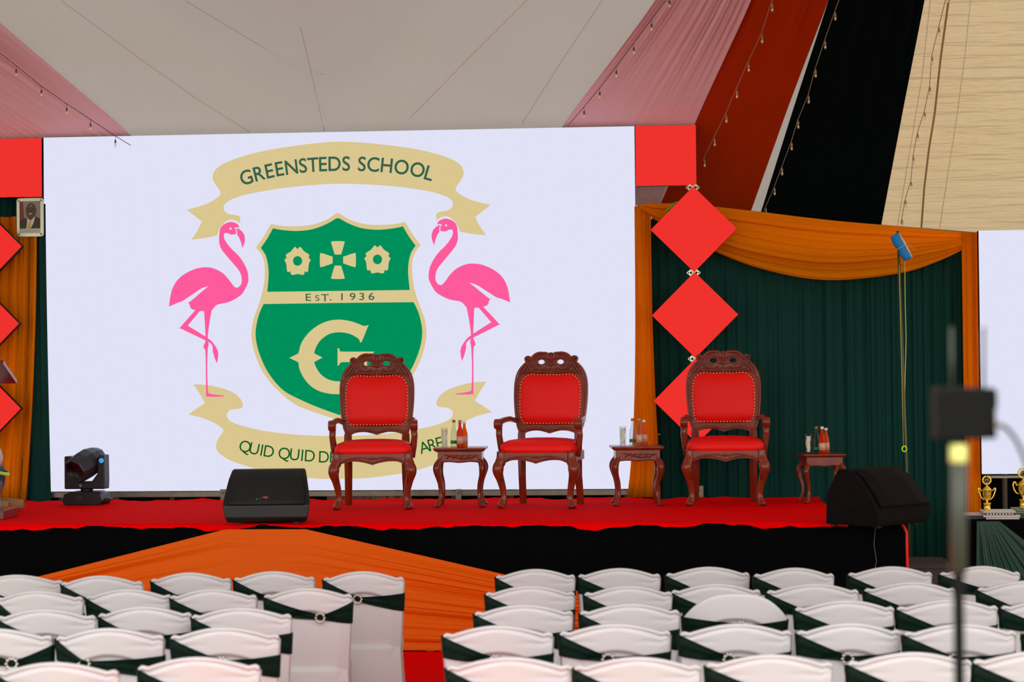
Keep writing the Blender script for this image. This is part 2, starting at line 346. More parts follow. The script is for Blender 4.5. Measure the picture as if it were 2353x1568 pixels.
# roof drapes: long bands of cloth from the peak down to the eave
def strip(name, matk, le, ri, off, label, folds, amp, seed, ytop=-140, ybot=600, n=90, cat='drape'):
    def edge(e, y):
        (x0, y0), (x1, y1) = e; return x0 + (x1 - x0) * (y - y0) / (y1 - y0)
    T = [onR(edge(le, ytop), ytop, off), onR(edge(ri, ytop), ytop, off)]
    B = [onR(edge(le, ybot), ybot, off), onR(edge(ri, ybot), ybot, off)]
    def fn(a, b):
        p = T[0].lerp(T[1], a).lerp(B[0].lerp(B[1], a), b)
        q = abs(nz(a * folds, seed)) ** 0.8 * amp * (0.75 + 0.25 * math.sin(b * 2 + a * 9)) * max(0.12, min(1, (S - 0.1 - p.y) / 0.9)); p.z += off * min(1, max(0, 1 - (S - 0.1 - p.y) / 0.9)) * 0.7 ; p.z -= q; p.y -= q * 0.7
        return p
    mb = MB(); mb.grid(fn, n, 16)
    return tag(mb.build(name, matk, base=B[0], rot='stage', solid=0.003), label, cat, 'cloth bands under the tent roof')
strip('roof_drape', 'pink', ((1500, 0), (1300, 288)), ((1722, 0), (1598, 290)), 0.05, 'pink band of cloth running down the roof to the right of the crest screen', 26, 0.06, 1.0, ybot=480)
strip('roof_drape', 'orange_r', ((1712, 0), (1590, 290)), ((1901, 0), (1727, 487)), 0.035, 'burnt orange band of cloth under the roof between the pink and black ones', 5, 0.05, 2.0)
strip('roof_drape', 'darkroof', ((1903, 0), (1750, 488)), ((2124, 0), (2026, 517)), 0.03, 'black band of cloth under the roof on the right', 7, 0.04, 3.0)
strip('roof_drape', 'pink', ((-470, 50), (-30, 310)), ((0, 50), (290, 310)), 0.05, 'pink band of cloth under the roof at the top left corner', 30, 0.07, 4.2, ytop=-60, ybot=430)
strip('roof_drape', 'darkroof', ((-1000, 50), (-420, 310)), ((-470, 50), (-20, 320)), 0.04, 'dark band of cloth behind the left red panel', 5, 0.05, 5.0, ytop=-20, ybot=640)
# hems and the cord sewn along the right-hand seam
def roofline(name, pts, rad, k, label, off=0.02, cat='cord'):
    P = [onR(x, y, off) for x, y in pts]; mb = MB(); mb.tube(P, rad, 6)
    return tag(mb.build(name, k, base=P[-1], rot='stage'), label, cat)
roofline('seam_cord', [(2188, -60), (2180, 0), (2162, 130), (2148, 260), (2135, 340), (2124, 430), (2116, 540), (2112, 600)], 0.009, 'rope', 'tan cord sewn along the cream roof seam at the right')
def seam(pts, rad=0.0035):
    P = []
    for x, y in pts:
        p = onR(x, y, 0.0)
        for _ in range(12):
            d = st(ray(x, y)); t = p.y / d.y; z = roofz(d.x * t, p.y) ; # walk along the sight line until it meets the roof
            zz = CAMZ + d.z * t; p = Vector((d.x * t, p.y + (z - zz) / (RK + 0.2) * 0.7, zz))
        d = st(ray(x, y)); t = p.y / d.y; P.append(Vector((d.x * t, p.y, roofz(d.x * t, p.y) - 0.004)))
    return P
sm_ = MB()
for pts in ([(140, 0), (215, 55), (330, 140), (450, 225), (575, 303)], [(425, 0), (600, 105), (745, 170)], [(690, 60), (712, 150), (745, 300)], [(1240, -30), (1080, 130), (940, 272)], [(1390, -10), (1290, 140), (1200, 282)],
            [(2232, -20), (2218, 120), (2200, 260), (2178, 400), (2158, 530)], [(2140, -20), (2118, 180), (2085, 380), (2062, 520)]):
    sm_.tube(seam(pts), 0.0022, 5)
struct(sm_, 'trim_1', 'seamc', rot='stage', base=(-2, 16, 4))

# ------------------------------------------------------------------ string lights
def string_light(anch, label, off, drop, wk='wire', lead=None):
    pts = [onR(x, y, off) for x, y in ([lead[0]] if lead else []) + anch + ([lead[1]] if lead else [])]
    t = thing('string_light', pts[-1], label, 'string lights', 'bulb strings under the roof drapes')
    mb = MB(); mb.tube(pts, 0.003, 5); mb.build('cable', wk, t)
    for (x, y) in anch:
        p = onR(x, y, off); q = p + Vector((0.004, 0, -drop))
        mb = MB(); mb.tube([p, p.lerp(q, 0.5) + Vector((0.004, 0, 0)), q], 0.0018, 5, mi=1); 
        mb.lathe([(0.004, 0), (0.0075, -0.004), (0.008, -0.022), (0.006, -0.026)], 8, q, 1)
        mb.lathe([(0.006, -0.026), (0.0095, -0.034), (0.010, -0.048), (0.0065, -0.058), (0.0001, -0.061)], 8, q, 0)
        mb.ball(q + Vector((0, 0, -0.044)), 0.0045, 6, 2)
        mb.build('bulb', ['bulb', wk, 'warm'], t)
string_light([(36, 150), (94, 197), (152, 238), (207, 274), (264, 312)], 'bulb string hanging over the pink drape at the top left', 0.16, 0.035, lead=((-40, 92), (300, 334)))
string_light([(1537, -8), (1496, 46), (1455, 100), (1415, 154), (1377, 203), (1341, 247)], 'bulb string hanging over the pink drape right of the crest screen', 0.16, 0.03, lead=((1580, -60), (1304, 290)))
string_light([(1773, 3), (1750, 76), (1719, 142), (1692, 203), (1668, 260), (1641, 314), (1618, 362)], 'bulb string hanging over the burnt orange drape', 0.14, 0.022, 'wirew', ((1810, -60), (1616, 368)))
string_light([(1918, 26), (1895, 92), (1873, 158), (1857, 218), (1833, 276), (1818, 326), (1796, 384), (1779, 430), (1759, 476)], 'bulb string hanging along the left edge of the black drape', 0.13, 0.012, 'wirew', ((1950, -60), (1752, 492)))
string_light([(2176, -14), (2157, 62), (2141, 128), (2136, 198), (2124, 256), (2108, 305), (2098, 358), (2093, 416), (2080, 458), (2072, 503)], 'bulb string hanging over the cream roof at the right', 0.1, 0.012, 'wirew', ((2186, -60), (2070, 515)))

# ------------------------------------------------------------------ the big screen with the crest
E = lambda px, py, s=S: (lambda v: (v.x, v.z))(onS(px, py, s))
cl, cr = onS(101, 317, S), onS(1461, 290, S)
SU0, SU1 = onS(102, 700, S).x, onS(1462, 700, S).x
SZ0, SZ1 = onS(790, 1127, S).z, onS(790, 303, S).z
scr = thing('led_screen', (SU0 / 2 + SU1 / 2, S + 0.04, SZ0 - 0.09), 'large white lit screen showing the school crest with two pink flamingos', 'screen')
mb = MB(); mb.box(((SU0 + SU1) / 2, S + 0.027, (SZ0 + SZ1) / 2), (SU1 - SU0, 0.05, SZ1 - SZ0), 1)
mb.add([(SU0, S, SZ0), (SU1, S, SZ0), (SU1, S, SZ1), (SU0, S, SZ1)], [(0, 1, 2, 3)], 0)
mb.build('display_panel', ['L_white', 'black'], scr)
mb = MB(); mb.box(((SU0 + SU1) / 2, S + 0.03, SZ0 - 0.03), (SU1 - SU0 + 0.36, 0.05, 0.045)); mb.build('support_bar', 'steel', scr, bevel=0.003)
for px in (62, 512, 1054):
    p = onS(px, 1140, S - 0.02); mb = MB(); mb.box((p.x, S - 0.01, p.z), (0.046, 0.03, 0.11)); mb.lathe([(0.011, 0), (0.011, 0.012), (0.0001, 0.013)], 8, (p.x, S - 0.025, p.z + 0.03), R=Matrix.Rotation(PI / 2, 3, 'X'))
    mb.build('clamp', 'steel', scr, bevel=0.002)
for k in range(11):
    u = SU0 + 0.1 + k * (SU1 - SU0 - 0.2) / 10
    mb = MB(); mb.tube([(u, S + 0.12, 0.0), (u, S + 0.12, SZ1 - 0.1)], 0.022, 8); mb.build('upright', 'steel', scr)
CX = lambda z: onS(777, 600, S).x + 0.0         # crest axis
ax = CX(0)
def mir(o): return [(2 * ax - a, b) for a, b in o][::-1]
img = MB()                                       # 0 gold 1 green 2 pink 3 white 4 text 5 bright text
def sh(pts, y, mi, mirror=False, holes=(), n=6, smooth=True):
    o = [E(*p[:2]) for p in (pts)]
    o = [q + ((1,) if len(p) > 2 else ()) for q, p in zip(o, pts)]
    o = spline(o, n) if smooth else [q[:2] for q in o]
    img.poly(o, holes, S - y, mi=mi)
    if mirror: img.poly(mir(o), [mir(h) for h in holes], S - y, mi=mi)
def half(pts, y, mi, n=6):                        # left half closed over the axis
    o = [E(*p[:2]) + ((1,) if len(p) > 2 else ()) for p in pts]
    o = spline(o, n, closed=False); o = [(min(a, ax), b) for a, b in o]
    o = [(ax, o[0][1])] + o[1:-1] + [(ax, o[-1][1])]
    img.poly(o + mir(o)[1:-1], (), S - y, mi=mi)
c = 1
half([(774, 325.5), (701, 332), (600, 348.5), (530, 369), (497, 388), (488.5, 408), (495, 424), (505, 438), (506, 448), (492, 459.5), (469, 471), (429, 482.5, c), (447, 496), (464, 509, c), (454, 530), (440, 551, c), (472, 547), (499, 541, c), (507, 522), (518, 510), (531, 505), (543, 508), (551, 513, c), (552, 501), (545, 495), (528, 492.5), (517, 486), (514, 476), (520, 466), (536, 457), (574, 445.5), (650, 432.5), (727, 425), (774, 422.5)], 0.002, 0)
half([(773.5, 490, c), (752, 504), (722, 515.5), (689, 520), (650, 519.5), (622.5, 515, c), (607, 542), (588, 569.5, c), (599.5, 583), (607, 602), (608.5, 632), (605, 662), (598, 690), (590, 713), (582, 737), (578, 765), (580.5, 793), (591.5, 829), (608.5, 862.5), (636.5, 896), (679, 930), (735, 952), (781, 966, c)], 0.002, 0)
half([(773.5, 501.5, c), (752.5, 514), (722, 526), (686, 531), (650.5, 529), (627.5, 525, c), (615, 547.5), (599.5, 570, c), (610, 586), (615.5, 606), (617.4, 632), (614.3, 671, c), (775, 669, c)], 0.004, 1)
half([(777, 696.5, c), (606, 699, c), (598, 716), (591.7, 736), (587.5, 764), (590.3, 792), (600, 823), (618.4, 859.6), (650.7, 897), (692.8, 920), (735, 938), (781, 954.5, c)], 0.004, 1)
half([(785, 1003.5), (693, 1000), (622.5, 993), (572, 983), (538.5, 973), (524.5, 963.5), (521.5, 952), (530, 942.5), (549.5, 939.5), (558, 934), (555, 921), (541, 906), (516, 894.5), (482, 886), (444.5, 883.5, c), (460, 907), (471, 927, c), (451.5, 939.5), (433, 953, c), (465.5, 961), (493.5, 973), (510, 984.5), (513, 991.5), (500.5, 1011), (496.5, 1028), (504.5, 1042), (527, 1057.5), (566.5, 1071.5), (622.5, 1087), (715, 1099.5), (785, 1101)], 0.002, 0)
sh([(526, 511), (513, 517), (506, 527), (504, 542), (504, 558), (509, 573), (520.5, 588), (536, 606), (548.5, 621), (554.5, 634), (555.5, 649), (551, 658), (543.5, 661.5), (536, 656), (523, 639), (510, 626.5), (492, 617.5), (474.5, 614.5), (451.5, 617.5), (426, 629), (408, 644), (397, 662), (391.5, 682.5), (388.5, 705, c), (409, 696), (423, 692, c), (434.5, 698), (437.5, 707), (443, 711.5), (454, 714), (468, 715.5), (486.5, 713), (499, 701), (527, 694), (552, 680), (562, 667), (570, 650), (571, 640), (569, 624), (561, 606), (548.5, 588), (533, 573), (520.5, 557.5), (515, 546), (516, 537), (523, 536), (531, 539.5), (541, 539), (546, 541), (552.5, 553), (557.5, 570.5, c), (563, 553), (560, 537), (550, 526), (549.5, 521), (546, 515.5), (536, 511)], 0.004, 2, True)
sh([(480, 658, c), (464, 663), (441, 678), (413, 697, c), (424, 694), (434, 696, c), (452, 681), (467, 668)], 0.006, 3, True)
sh([(544.5, 524, c), (538.5, 523, c), (543, 531), (542, 541, c), (545, 541, c), (545, 531), (542, 525.5, c)], 0.006, 3, True)
sh([(550, 524, c), (543, 522, c), (543, 524.5, c), (550, 527, c)], 0.006, 3, True)
sh([(530 + 2.6 * math.cos(t * PI / 4), 525.7 + 2.6 * math.sin(t * PI / 4)) for t in range(8)], 0.006, 3, True, n=2)
sh([(469, 712, c), (487, 712, c), (481, 745), (477.5, 778), (479.5, 792), (477.5, 806), (476.5, 850), (478.5, 899), (484, 905), (495, 907.5), (516, 909.5, c), (513, 911.8, c), (476.5, 911.5), (474, 906), (472.4, 812), (468, 801), (469, 792), (472.4, 778)], 0.004, 2, True)
sh([(451, 711, c), (463, 711, c), (431.7, 748.8, c), (476.7, 776.8), (490.7, 789.5), (500.5, 806), (501.5, 820), (499, 836, c), (493.5, 823), (489, 806), (488, 795), (476.5, 785), (416.5, 755.8), (415.5, 751.5)], 0.004, 2, True)
def rose(cx, cy):
    hp = [(0, -212, c), (42, -252), (75, -228), (120, -172), (180, -135), (212, -100), (195, -58, c), (235, -15), (205, 45), (190, 175), (165, 200), (122, 188, c), (124, 228), (90, 252), (0, 236)]
    ff = hp + [((-p[0], p[1]) + ((c,) if len(p) > 2 else ())) for p in hp[-2:0:-1]]
    hole = [E(cx + 10.6 * math.cos(t * PI / 10), cy + 11.2 * math.sin(t * PI / 10)) for t in range(20)]
    sh([(cx + p[0] / 7.842, cy + p[1] / 7.842) + p[2:] for p in ff], 0.006, 0, holes=[hole], n=4)
rose(684, 600); rose(867.6, 596.5)
for k in range(4):
    q = [(-124, -305), (-100, -338), (100, -338), (124, -305), (60, -100, c), (-60, -100, c)]
    R_ = [(1, 0, 0, 1), (0, -1, 1, 0), (-1, 0, 0, -1), (0, 1, -1, 0)][k]
    sh([(776.7 + (p[0] * R_[0] + p[1] * R_[1]) / 7.842 * 0.95, 598 + (p[0] * R_[2] + p[1] * R_[3]) / 7.842) + p[2:] for p in q], 0.006, 0, n=4)
G = [(1355, 175, c), (1310, 190), (1270, 188), (1200, 160), (1080, 120), (920, 98), (760, 115), (600, 180), (450, 300), (350, 440), (312, 560), (300, 605, c), (165, 672, c), (300, 738, c), (320, 850), (380, 970), (470, 1080), (600, 1165), (760, 1208), (920, 1215), (1080, 1200), (1220, 1150), (1330, 1075, c), (1330, 650, c), (1415, 605, c), (1440, 577, c), (960, 577), (925, 560), (910, 530), (888, 525, c), (888, 785, c), (908, 785), (925, 750), (960, 735, c), (1150, 735, c), (1150, 980, c), (1060, 1010), (920, 1025), (760, 1000), (640, 920), (570, 820), (535, 735, c), (662, 667, c), (535, 603, c), (570, 500), (640, 400), (760, 315), (900, 288), (1050, 305), (1160, 355), (1210, 395), (1225, 435), (1248, 438, c)]
sh([(640 + p[0] / 6.533, 720 + p[1] / 6.533) + p[2:] for p in G], 0.006, 0)
def word(items, hpx, mi, y, sx=1.0, follow=True, bold=0.0, P=None):
    Q = [E(x, yy, S) for _, x, yy in items]; hh = hpx * 16.6 / F
    for i, (ch, _, _) in enumerate(items):
        a, b = Q[max(0, i - 1)], Q[min(len(Q) - 1, i + 1)]
        ang = math.atan2(b[1] - a[1], b[0] - a[0]) if follow else 0.0
        h2 = hh * (0.8 if ch in 's' else 1)
        ptn(img, ch.upper() if ch != '.' else '.', Q[i][0], Q[i][1], h2, ang, mi, S - y, sx, bold=bold)
word([('G', 566, 407.5), ('R', 595.7, 398.5), ('E', 619.4, 393), ('E', 642.4, 388), ('N', 669.7, 384), ('S', 696.4, 380.5), ('T', 719.4, 378.6), ('E', 742.4, 377.2), ('D', 769, 376.4), ('S', 795.7, 376)], 33, 4, 0.004, 0.93, bold=0.012)
word([('S', 832, 376.8), ('C', 858, 378), ('H', 888.8, 380), ('O', 923, 384), ('O', 959.7, 390), ('L', 987, 398)], 33, 4, 0.004, 0.93, bold=0.012)
word([('Q', 563.7, 1026.6), ('U', 584.7, 1031.5), ('I', 601.8, 1035), ('D', 618.4, 1037.8)], 26.5, 5, 0.004, 0.95)
word([('Q', 653.5, 1042.5), ('U', 677.3, 1044.9), ('I', 694.7, 1046.8), ('D', 712.4, 1048)], 26.5, 5, 0.004, 0.95)
word([('D', 744.7, 1050.5), ('E', 765.7, 1051.2)], 26.5, 5, 0.004, 0.95)
word([('A', 975, 1028), ('R', 994, 1022), ('E', 1010, 1018)], 26.5, 5, 0.004, 0.95)
word([('E', 709, 683.6), ('s', 729.5, 685.2), ('T', 747, 684.6), ('.', 760, 682.5), ('1', 786, 682.3), ('9', 810.5, 682), ('3', 831.5, 681.7), ('6', 853.8, 681.3)], 16.5, 4, 0.006, 1.3, follow=False, bold=0.005)
img.build('screen_image', ['L_gold', 'L_green', 'L_pink', 'L_white', 'L_text', 'L_text2'], scr)

# ------------------------------------------------------------------ red LED squares and diamonds
def red_panel(px, py, diamond, label, s=S - 0.02, size=None, group=None):
    c_ = onS(px, py, s); t = thing('lit_diamond' if diamond else 'lit_square', (c_.x, s, c_.z), label, 'light panel', group)
    h = (size or (0.700 if diamond else 0.5)) / 2
    o = [(c_.x, c_.z - h), (c_.x + h, c_.z), (c_.x, c_.z + h), (c_.x - h, c_.z)] if diamond else [(c_.x - h, c_.z - h), (c_.x + h, c_.z - h), (c_.x + h, c_.z + h), (c_.x - h, c_.z + h)]
    mb = MB(); mb.poly(o, (), s, mi=0); mb.build('lit_face', 'L_red', t)
    mb = MB(); mb.poly(o, (), s + 0.003, s + 0.07); mb.build('housing', 'black', t)
    return c_
red_panel(1530, 357.5, False, 'square red lit panel at the top right corner of the crest screen', S)
red_panel(30, 386, False, 'square red lit panel at the top left corner of the crest screen', S)
GD = 'red diamond panels beside the crest screen'
for px, py, lb in ((1594, 527, 'uppermost red diamond panel right of the crest screen, over the orange swag'), (1597, 724, 'middle red diamond panel right of the crest screen'), (1601, 921, 'lowest red diamond panel, partly behind the armchair on the right')):
    red_panel(px, py, True, lb, S - 0.26, group=GD)
for px, py, lb in ((-44, 568, 'uppermost red diamond panel cut by the left edge of the photo'), (-50, 745, 'middle red diamond panel cut by the left edge of the photo'), (-46, 940, 'lowest red diamond panel at the left edge, behind the lectern top')):
    red_panel(px, py, True, lb, S - 0.26, group=GD)
for px, py, lb in ((1594, 627, 'steel plate joining the upper two red diamonds on the right'), (1597, 825, 'steel plate joining the lower two red diamonds on the right'), (1592, 431, 'steel plate at the top corner of the uppermost right diamond')):
    p = onS(px, py, S - 0.25); o = spline([(p.x + a, p.z + b) for a, b in ((-0.058, 0), (-0.04, 0.016), (-0.024, 0.028), (0, 0.014), (0.024, 0.028), (0.04, 0.016), (0.056, 0.0), (0.04, -0.016), (0.024, -0.028), (0, -0.014), (-0.024, -0.028), (-0.04, -0.016))], 3)
    hs = [[(p.x + a + r_ * math.cos(k * PI / 5), p.z + r_ * math.sin(k * PI / 5)) for k in range(10)] for a, r_ in ((-0.022, 0.010), (0.022, 0.010), (0.043, 0.006), (-0.043, 0.006))]
    mb = MB(); mb.poly(o, hs, S - 0.25, S - 0.246)
    tag(mb.build('joining_plate', 'alu', base=p, rot='stage'), lb, 'bracket', 'plates between the diamond panels')
p, q = onS(1529, 488, S - 0.24), onS(1551, 466, S - 0.24)
mb = MB(); mb.tube([p, q], 0.007, 8); n_ = Vector((0.012, 0, 0.012)); mb.tube([q, q + n_ * 0.8 + Vector((0.006, 0, -0.004)), q + Vector((0.02, 0, -0.012))], 0.0035, 6, 1)
tag(mb.build('carabiner', ['greenp', 'alu'], base=p, rot='stage'), 'small green carabiner clipped to the uppermost right red diamond', 'carabiner')

# second screen
T0, T1 = onS(2252, 530, S - 0.2), onS(2259, 1090, S - 0.2)
u0 = T1.x - 0.01; t = thing('led_screen', (u0 + 1.5, S - 0.15, T1.z - 0.05), 'blank white lit screen at the right edge of the photo', 'screen')
mb = MB(); mb.box((u0 + 1.5, S - 0.15, (T0.z + T1.z) / 2), (3.0, 0.08, T0.z - T1.z), 1); mb.add([(u0, S - 0.2, T1.z), (u0 + 3, S - 0.2, T1.z), (u0 + 3, S - 0.2, T0.z), (u0, S - 0.2, T0.z)], [(0, 1, 2, 3)], 0)
mb.build('display_panel', ['L_white', 'black'], t)
mb = MB(); mb.box((u0 + 1.53, S - 0.16, T1.z - 0.025), (2.96, 0.06, 0.018)); mb.build('support_bar', 'steel', t)
for k in range(4): mb = MB(); mb.tube([(u0 + 0.2 + k * 0.85, S - 0.08, 0), (u0 + 0.2 + k * 0.85, S - 0.08, T0.z - 0.1)], 0.022, 8); mb.build('upright', 'steel', t)

# ------------------------------------------------------------------ curtains and swag
def curtain(name, matk, pxs, s, z0, label, amp, freq, seed, top=None, flare=None, n=160, cat='curtain', grp=None, m=14):
    (xa, xb) = pxs; a0, b0 = onS(xa, 800, s).x, onS(xb, 800, s).x
    def fn(p, q):
        u = a0 + p * (b0 - a0); zt = top(p); z = z0 + (zt - z0) * q
        if flare: u += flare(p, 1 - q)
        k = nz(p * freq, seed) * amp * (0.7 + 0.3 * math.sin(q * 3 + p * 7))
        return Vector((u, s + k, z))
    mb = MB(); mb.grid(fn, n, m); return tag(mb.build(name, matk, base=(a0, s, z0), rot='stage', solid=0.004), label, cat, grp)
topz = lambda p: onS(1466 + p * 784, 500 + p * 50 + 60 * math.sin(PI * p), S + 0.1).z
gc = curtain('backdrop_curtain', 'green', (1488, 2220), S + 0.12, 0.0, 'dark green pleated curtain hanging behind the right half of the stage', 0.04, 84, 0.4, top=topz, n=420)
curtain('backdrop_curtain', 'blackc', (2240, 2700), S + 0.05, 0.0, 'black cloth hanging below the blank white screen', 0.02, 60, 2.4, top=lambda p: T1.z - 0.02, n=120)
curtain('side_curtain', 'orange', (1461, 1499), S - 0.06, 0.86, 'narrow orange curtain along the right edge of the crest screen', 0.03, 16, 1.1, top=lambda p: onS(1480, 474, S - 0.06).z, flare=lambda p, q: (p - 0.35) * 0.07 * q ** 3 * 2 - (0.035 * q ** 6), n=60)
curtain('side_curtain', 'orange', (2213, 2248), S - 0.08, 0.55, 'orange curtain column left of the blank white screen', 0.025, 14, 2.1, top=lambda p: onS(2230, 534, S - 0.08).z, n=60)
curtain('side_curtain', 'orange', (-120, 86), S - 0.08, 0.86, 'orange gathered curtain at the left edge of the photo', 0.05, 26, 3.1, top=lambda p: onS(50, 500, S).z, flare=lambda p, q: -0.10 * p * q ** 2 , n=140)
curtain('backdrop_curtain', 'green', (-260, 60), S + 0.2, 0.0, 'dark green cloth behind the orange curtain at the left edge of the photo', 0.03, 30, 5.4, top=lambda p: onS(20, 440, S + 0.2).z, n=120)
curtain('side_curtain', 'green', (40, 106), S - 0.04, 0.0, 'thin dark green curtain along the left edge of the crest screen', 0.016, 16, 4.1, top=lambda p: onS(90, 470, S).z, flare=lambda p, q: 0.055 * q ** 1.5 * (0.4 + 0.6 * p), n=40)
def swag(topc, botc, s, label, folds, amp, seed):
    tc, bc = spline(topc, 14, False), spline(botc, 14, False)
    def at(c_, a):
        k = a * (len(c_) - 1); i = min(int(k), len(c_) - 2); f = k - i; return (c_[i][0] * (1 - f) + c_[i + 1][0] * f, c_[i][1] * (1 - f) + c_[i + 1][1] * f)
    def fn(a, b):
        x0, y0 = at(tc, a); x1, y1 = at(bc, a); b2 = b + 0.03 * math.sin(a * 5 + b * 9) * math.sin(PI * b)
        p = onS(x0 + (x1 - x0) * b2, y0 + (y1 - y0) * b2, s)
        e = math.sin(PI * min(1, max(0, a))) ** 0.5; w_ = 0.35 + 0.65 * e
        p.y -= 0.05 + amp * (0.5 + 0.5 * nz(b * folds + 0.6 * math.sin(a * 3.0), seed)) * w_ + 0.05 * math.sin(PI * b) * e
        return p
    mb = MB(); mb.grid(fn, 90, 110); return tag(mb.build('swag', 'orange', base=onS(botc[0][0], botc[0][1], s), rot='stage', solid=0.004), label, 'swag')
swag([(1470, 472), (1560, 470), (1700, 484), (1900, 508), (2080, 524), (2222, 537)], [(1470, 482), (1530, 520), (1640, 578), (1760, 622), (1900, 645), (2060, 630), (2150, 602), (2222, 568)], S + 0.02, 'orange cloth swag draped across the top of the green curtain', 11, 0.07, 0.7)
mb = MB(); a_, b_ = onS(1466, 477, S + 0.22), onS(2262, 541, S + 0.22); mb.tube([a_, b_], 0.02, 8); mb.tube([(b_.x, b_.y, 0), b_], 0.02, 8); mb.tube([(a_.x, a_.y, 0), a_], 0.02, 8)
tag(mb.build('curtain_frame', 'steel', base=(a_.x, a_.y, 0), rot='stage'), 'steel pipe frame carrying the green curtain and the orange swag', 'frame')
p = onS(1610, 1131, S + 0.02); t = thing('clamp', (p.x, p.y, p.z - 0.05), 'steel clamp showing between the legs of the right armchair', 'clamp')
mb = MB(); mb.box(p, (0.046, 0.03, 0.105)); mb.build('body', 'steel', t, bevel=0.002)
mb = MB(); mb.lathe([(0.011, 0), (0.011, 0.012), (0.0001, 0.013)], 8, p + Vector((0, -0.015, 0.02)), R=Matrix.Rotation(PI / 2, 3, 'X')); mb.build('bolt', 'silver', t)
p, q = onS(1496, 1000, S + 0.05), onS(1518, 999, S + 0.05); mb = MB(); mb.tube([p, q], 0.008, 8); tag(mb.build('pipe_stub', 'brassy', base=p, rot='stage'), 'short brass pipe end poking out beside the orange side curtain', 'pipe')

# ------------------------------------------------------------------ stage
SF, SB = 13.64, 16.15
UL = onS(-500, 1200, SF).x; UR = onS(2082, 1205, SF).x
stg = thing('stage', ((UL + UR) / 2, (SF + SB) / 2, 0), 'long raised stage with a black cloth skirt along its front', 'stage')
mb = MB(); mb.box(((UL + UR) / 2, (SF + SB) / 2 + 0.02, STZ - 0.06), (UR - UL, SB - SF - 0.04, 0.1)); mb.build('deck', 'deck', stg)
def skf(a, b):
    u = UL + a * (UR - UL); return Vector((u, SF - 0.01 - 0.02 * (1 - b) * (1 + nz(a * 230, 2.0)), 0.005 + b * (STZ - 0.015)))
mb = MB(); mb.grid(skf, 400, 6)
mb.grid(lambda a, b: Vector((UR + 0.01 * nz(a * 40), SF + a * (SB - SF), 0.005 + b * (STZ - 0.015))), 60, 3); mb.build('skirt', 'blackc', stg)
for k in range(8):
    mb = MB(); uu = UL + 0.3 + k * (UR - UL - 0.6) / 7
    for s_ in (SF + 0.25, SB - 0.2): mb.tube([(uu, s_, 0), (uu, s_, STZ - 0.1)], 0.025, 8)
    mb.build('leg', 'steel', stg)
cr0, cr1 = onZ(1948, 1200, STZ + 0.008), onZ(1889, 1153, STZ + 0.008); c0, c1 = st(cr0), st(cr1)
def cpf(a, b):
    ue = c0.x + (c1.x - c0.x) * b; u = UL + a * (ue - UL); s_ = SF + b * (SB - SF)
    z = STZ + 0.008 + 0.004 * (1 + nz(a * 70 + b * 3, 1)) * (0.3 + 0.7 * abs(2 * b - 1)); 
    if b >= 0.999: z += 0.012 * (1 + nz(a * 55, 3))
    return Vector((u, s_, z))
mb = MB(); mb.grid(cpf, 260, 30)
def hang(a, b):
    u = UL + a * (c0.x - UL); d = 0.028 + 0.022 * nz(a * 34, 0.3) + 0.012 * nz(a * 90, 1.0)
    top_ = cpf(a, 0)
    return Vector((u, SF - 0.032 * min(1, b * 2) - 0.006 * nz(a * 50 + b), top_.z - d * b))
mb.grid(hang, 260, 4)
tag(mb.build('stage_carpet', 'carpet', base=((UL + UR) / 2, SF, STZ), rot='stage', weld=True), 'red carpet covering the top of the stage with a wavy front edge', 'carpet')
# orange drape over the front of the stage
def topy(x):
    if x < 520: return 1216 + (520 - x) * 0.2535
    if x > 700: return 1215 + (x - 700) * 0.226
    return 1216 - 0
def df(a, b):
    x = -220 + a * 1720; yt = topy(x); y = yt + (1500 - yt) * b
    k = abs(x - 610) / 700.0
    f = (0.5 + 0.5 * nz(b * 20 + 0.4 * k, 1.5 if x < 610 else 4.4)) * 0.085 * min(1.15, k * 1.3) + 0.004 * nz(x / 60)
    s_ = SF - 0.055 - 0.02 - f - 0.10 * b ** 1.5
    p = onS(x, y, SF - 0.05 - 0.10 * b ** 1.5); p.y = s_
    if p.z < 0.012: p.z = 0.012
    return p
mb = MB(); mb.grid(df, 220, 110)
tag(mb.build('stage_drape', 'orange_s', base=st(onZ(640, 1500, 0)), rot='stage', solid=0.004), 'orange cloth fanned out in folds over the black front of the stage', 'drape')
p = onS(2083, 1210, SF - 0.02); q = onS(2086, 1320, SF - 0.02)
mb = MB(); mb.tube([p + Vector((-0.03, 0, 0.02)), p + Vector((0.0, 0, -0.04)), Vector((p.x + 0.008, p.y, 0.0))], 0.011, 6); tag(mb.build('trim_strip', 'red_p', base=(p.x, p.y, 0), rot='stage'), 'narrow red strip down the right front corner of the stage', 'trim')
p = st(onZ(2010, 1214, STZ)); 
P_ = [onS(2012, 1214, SF - 0.045), onS(2008, 1250, SF - 0.05), onS(2014, 1290, SF - 0.05), onS(2006, 1330, SF - 0.06)]; P_.append(Vector((P_[-1].x, SF - 0.07, 0.003)))
mb = MB(); mb.tube(P_, 0.003, 6); tag(mb.build('speaker_cable', 'wire', base=P_[-1], rot='stage'), 'thin grey cable hanging from the right monitor down the stage front', 'cable')
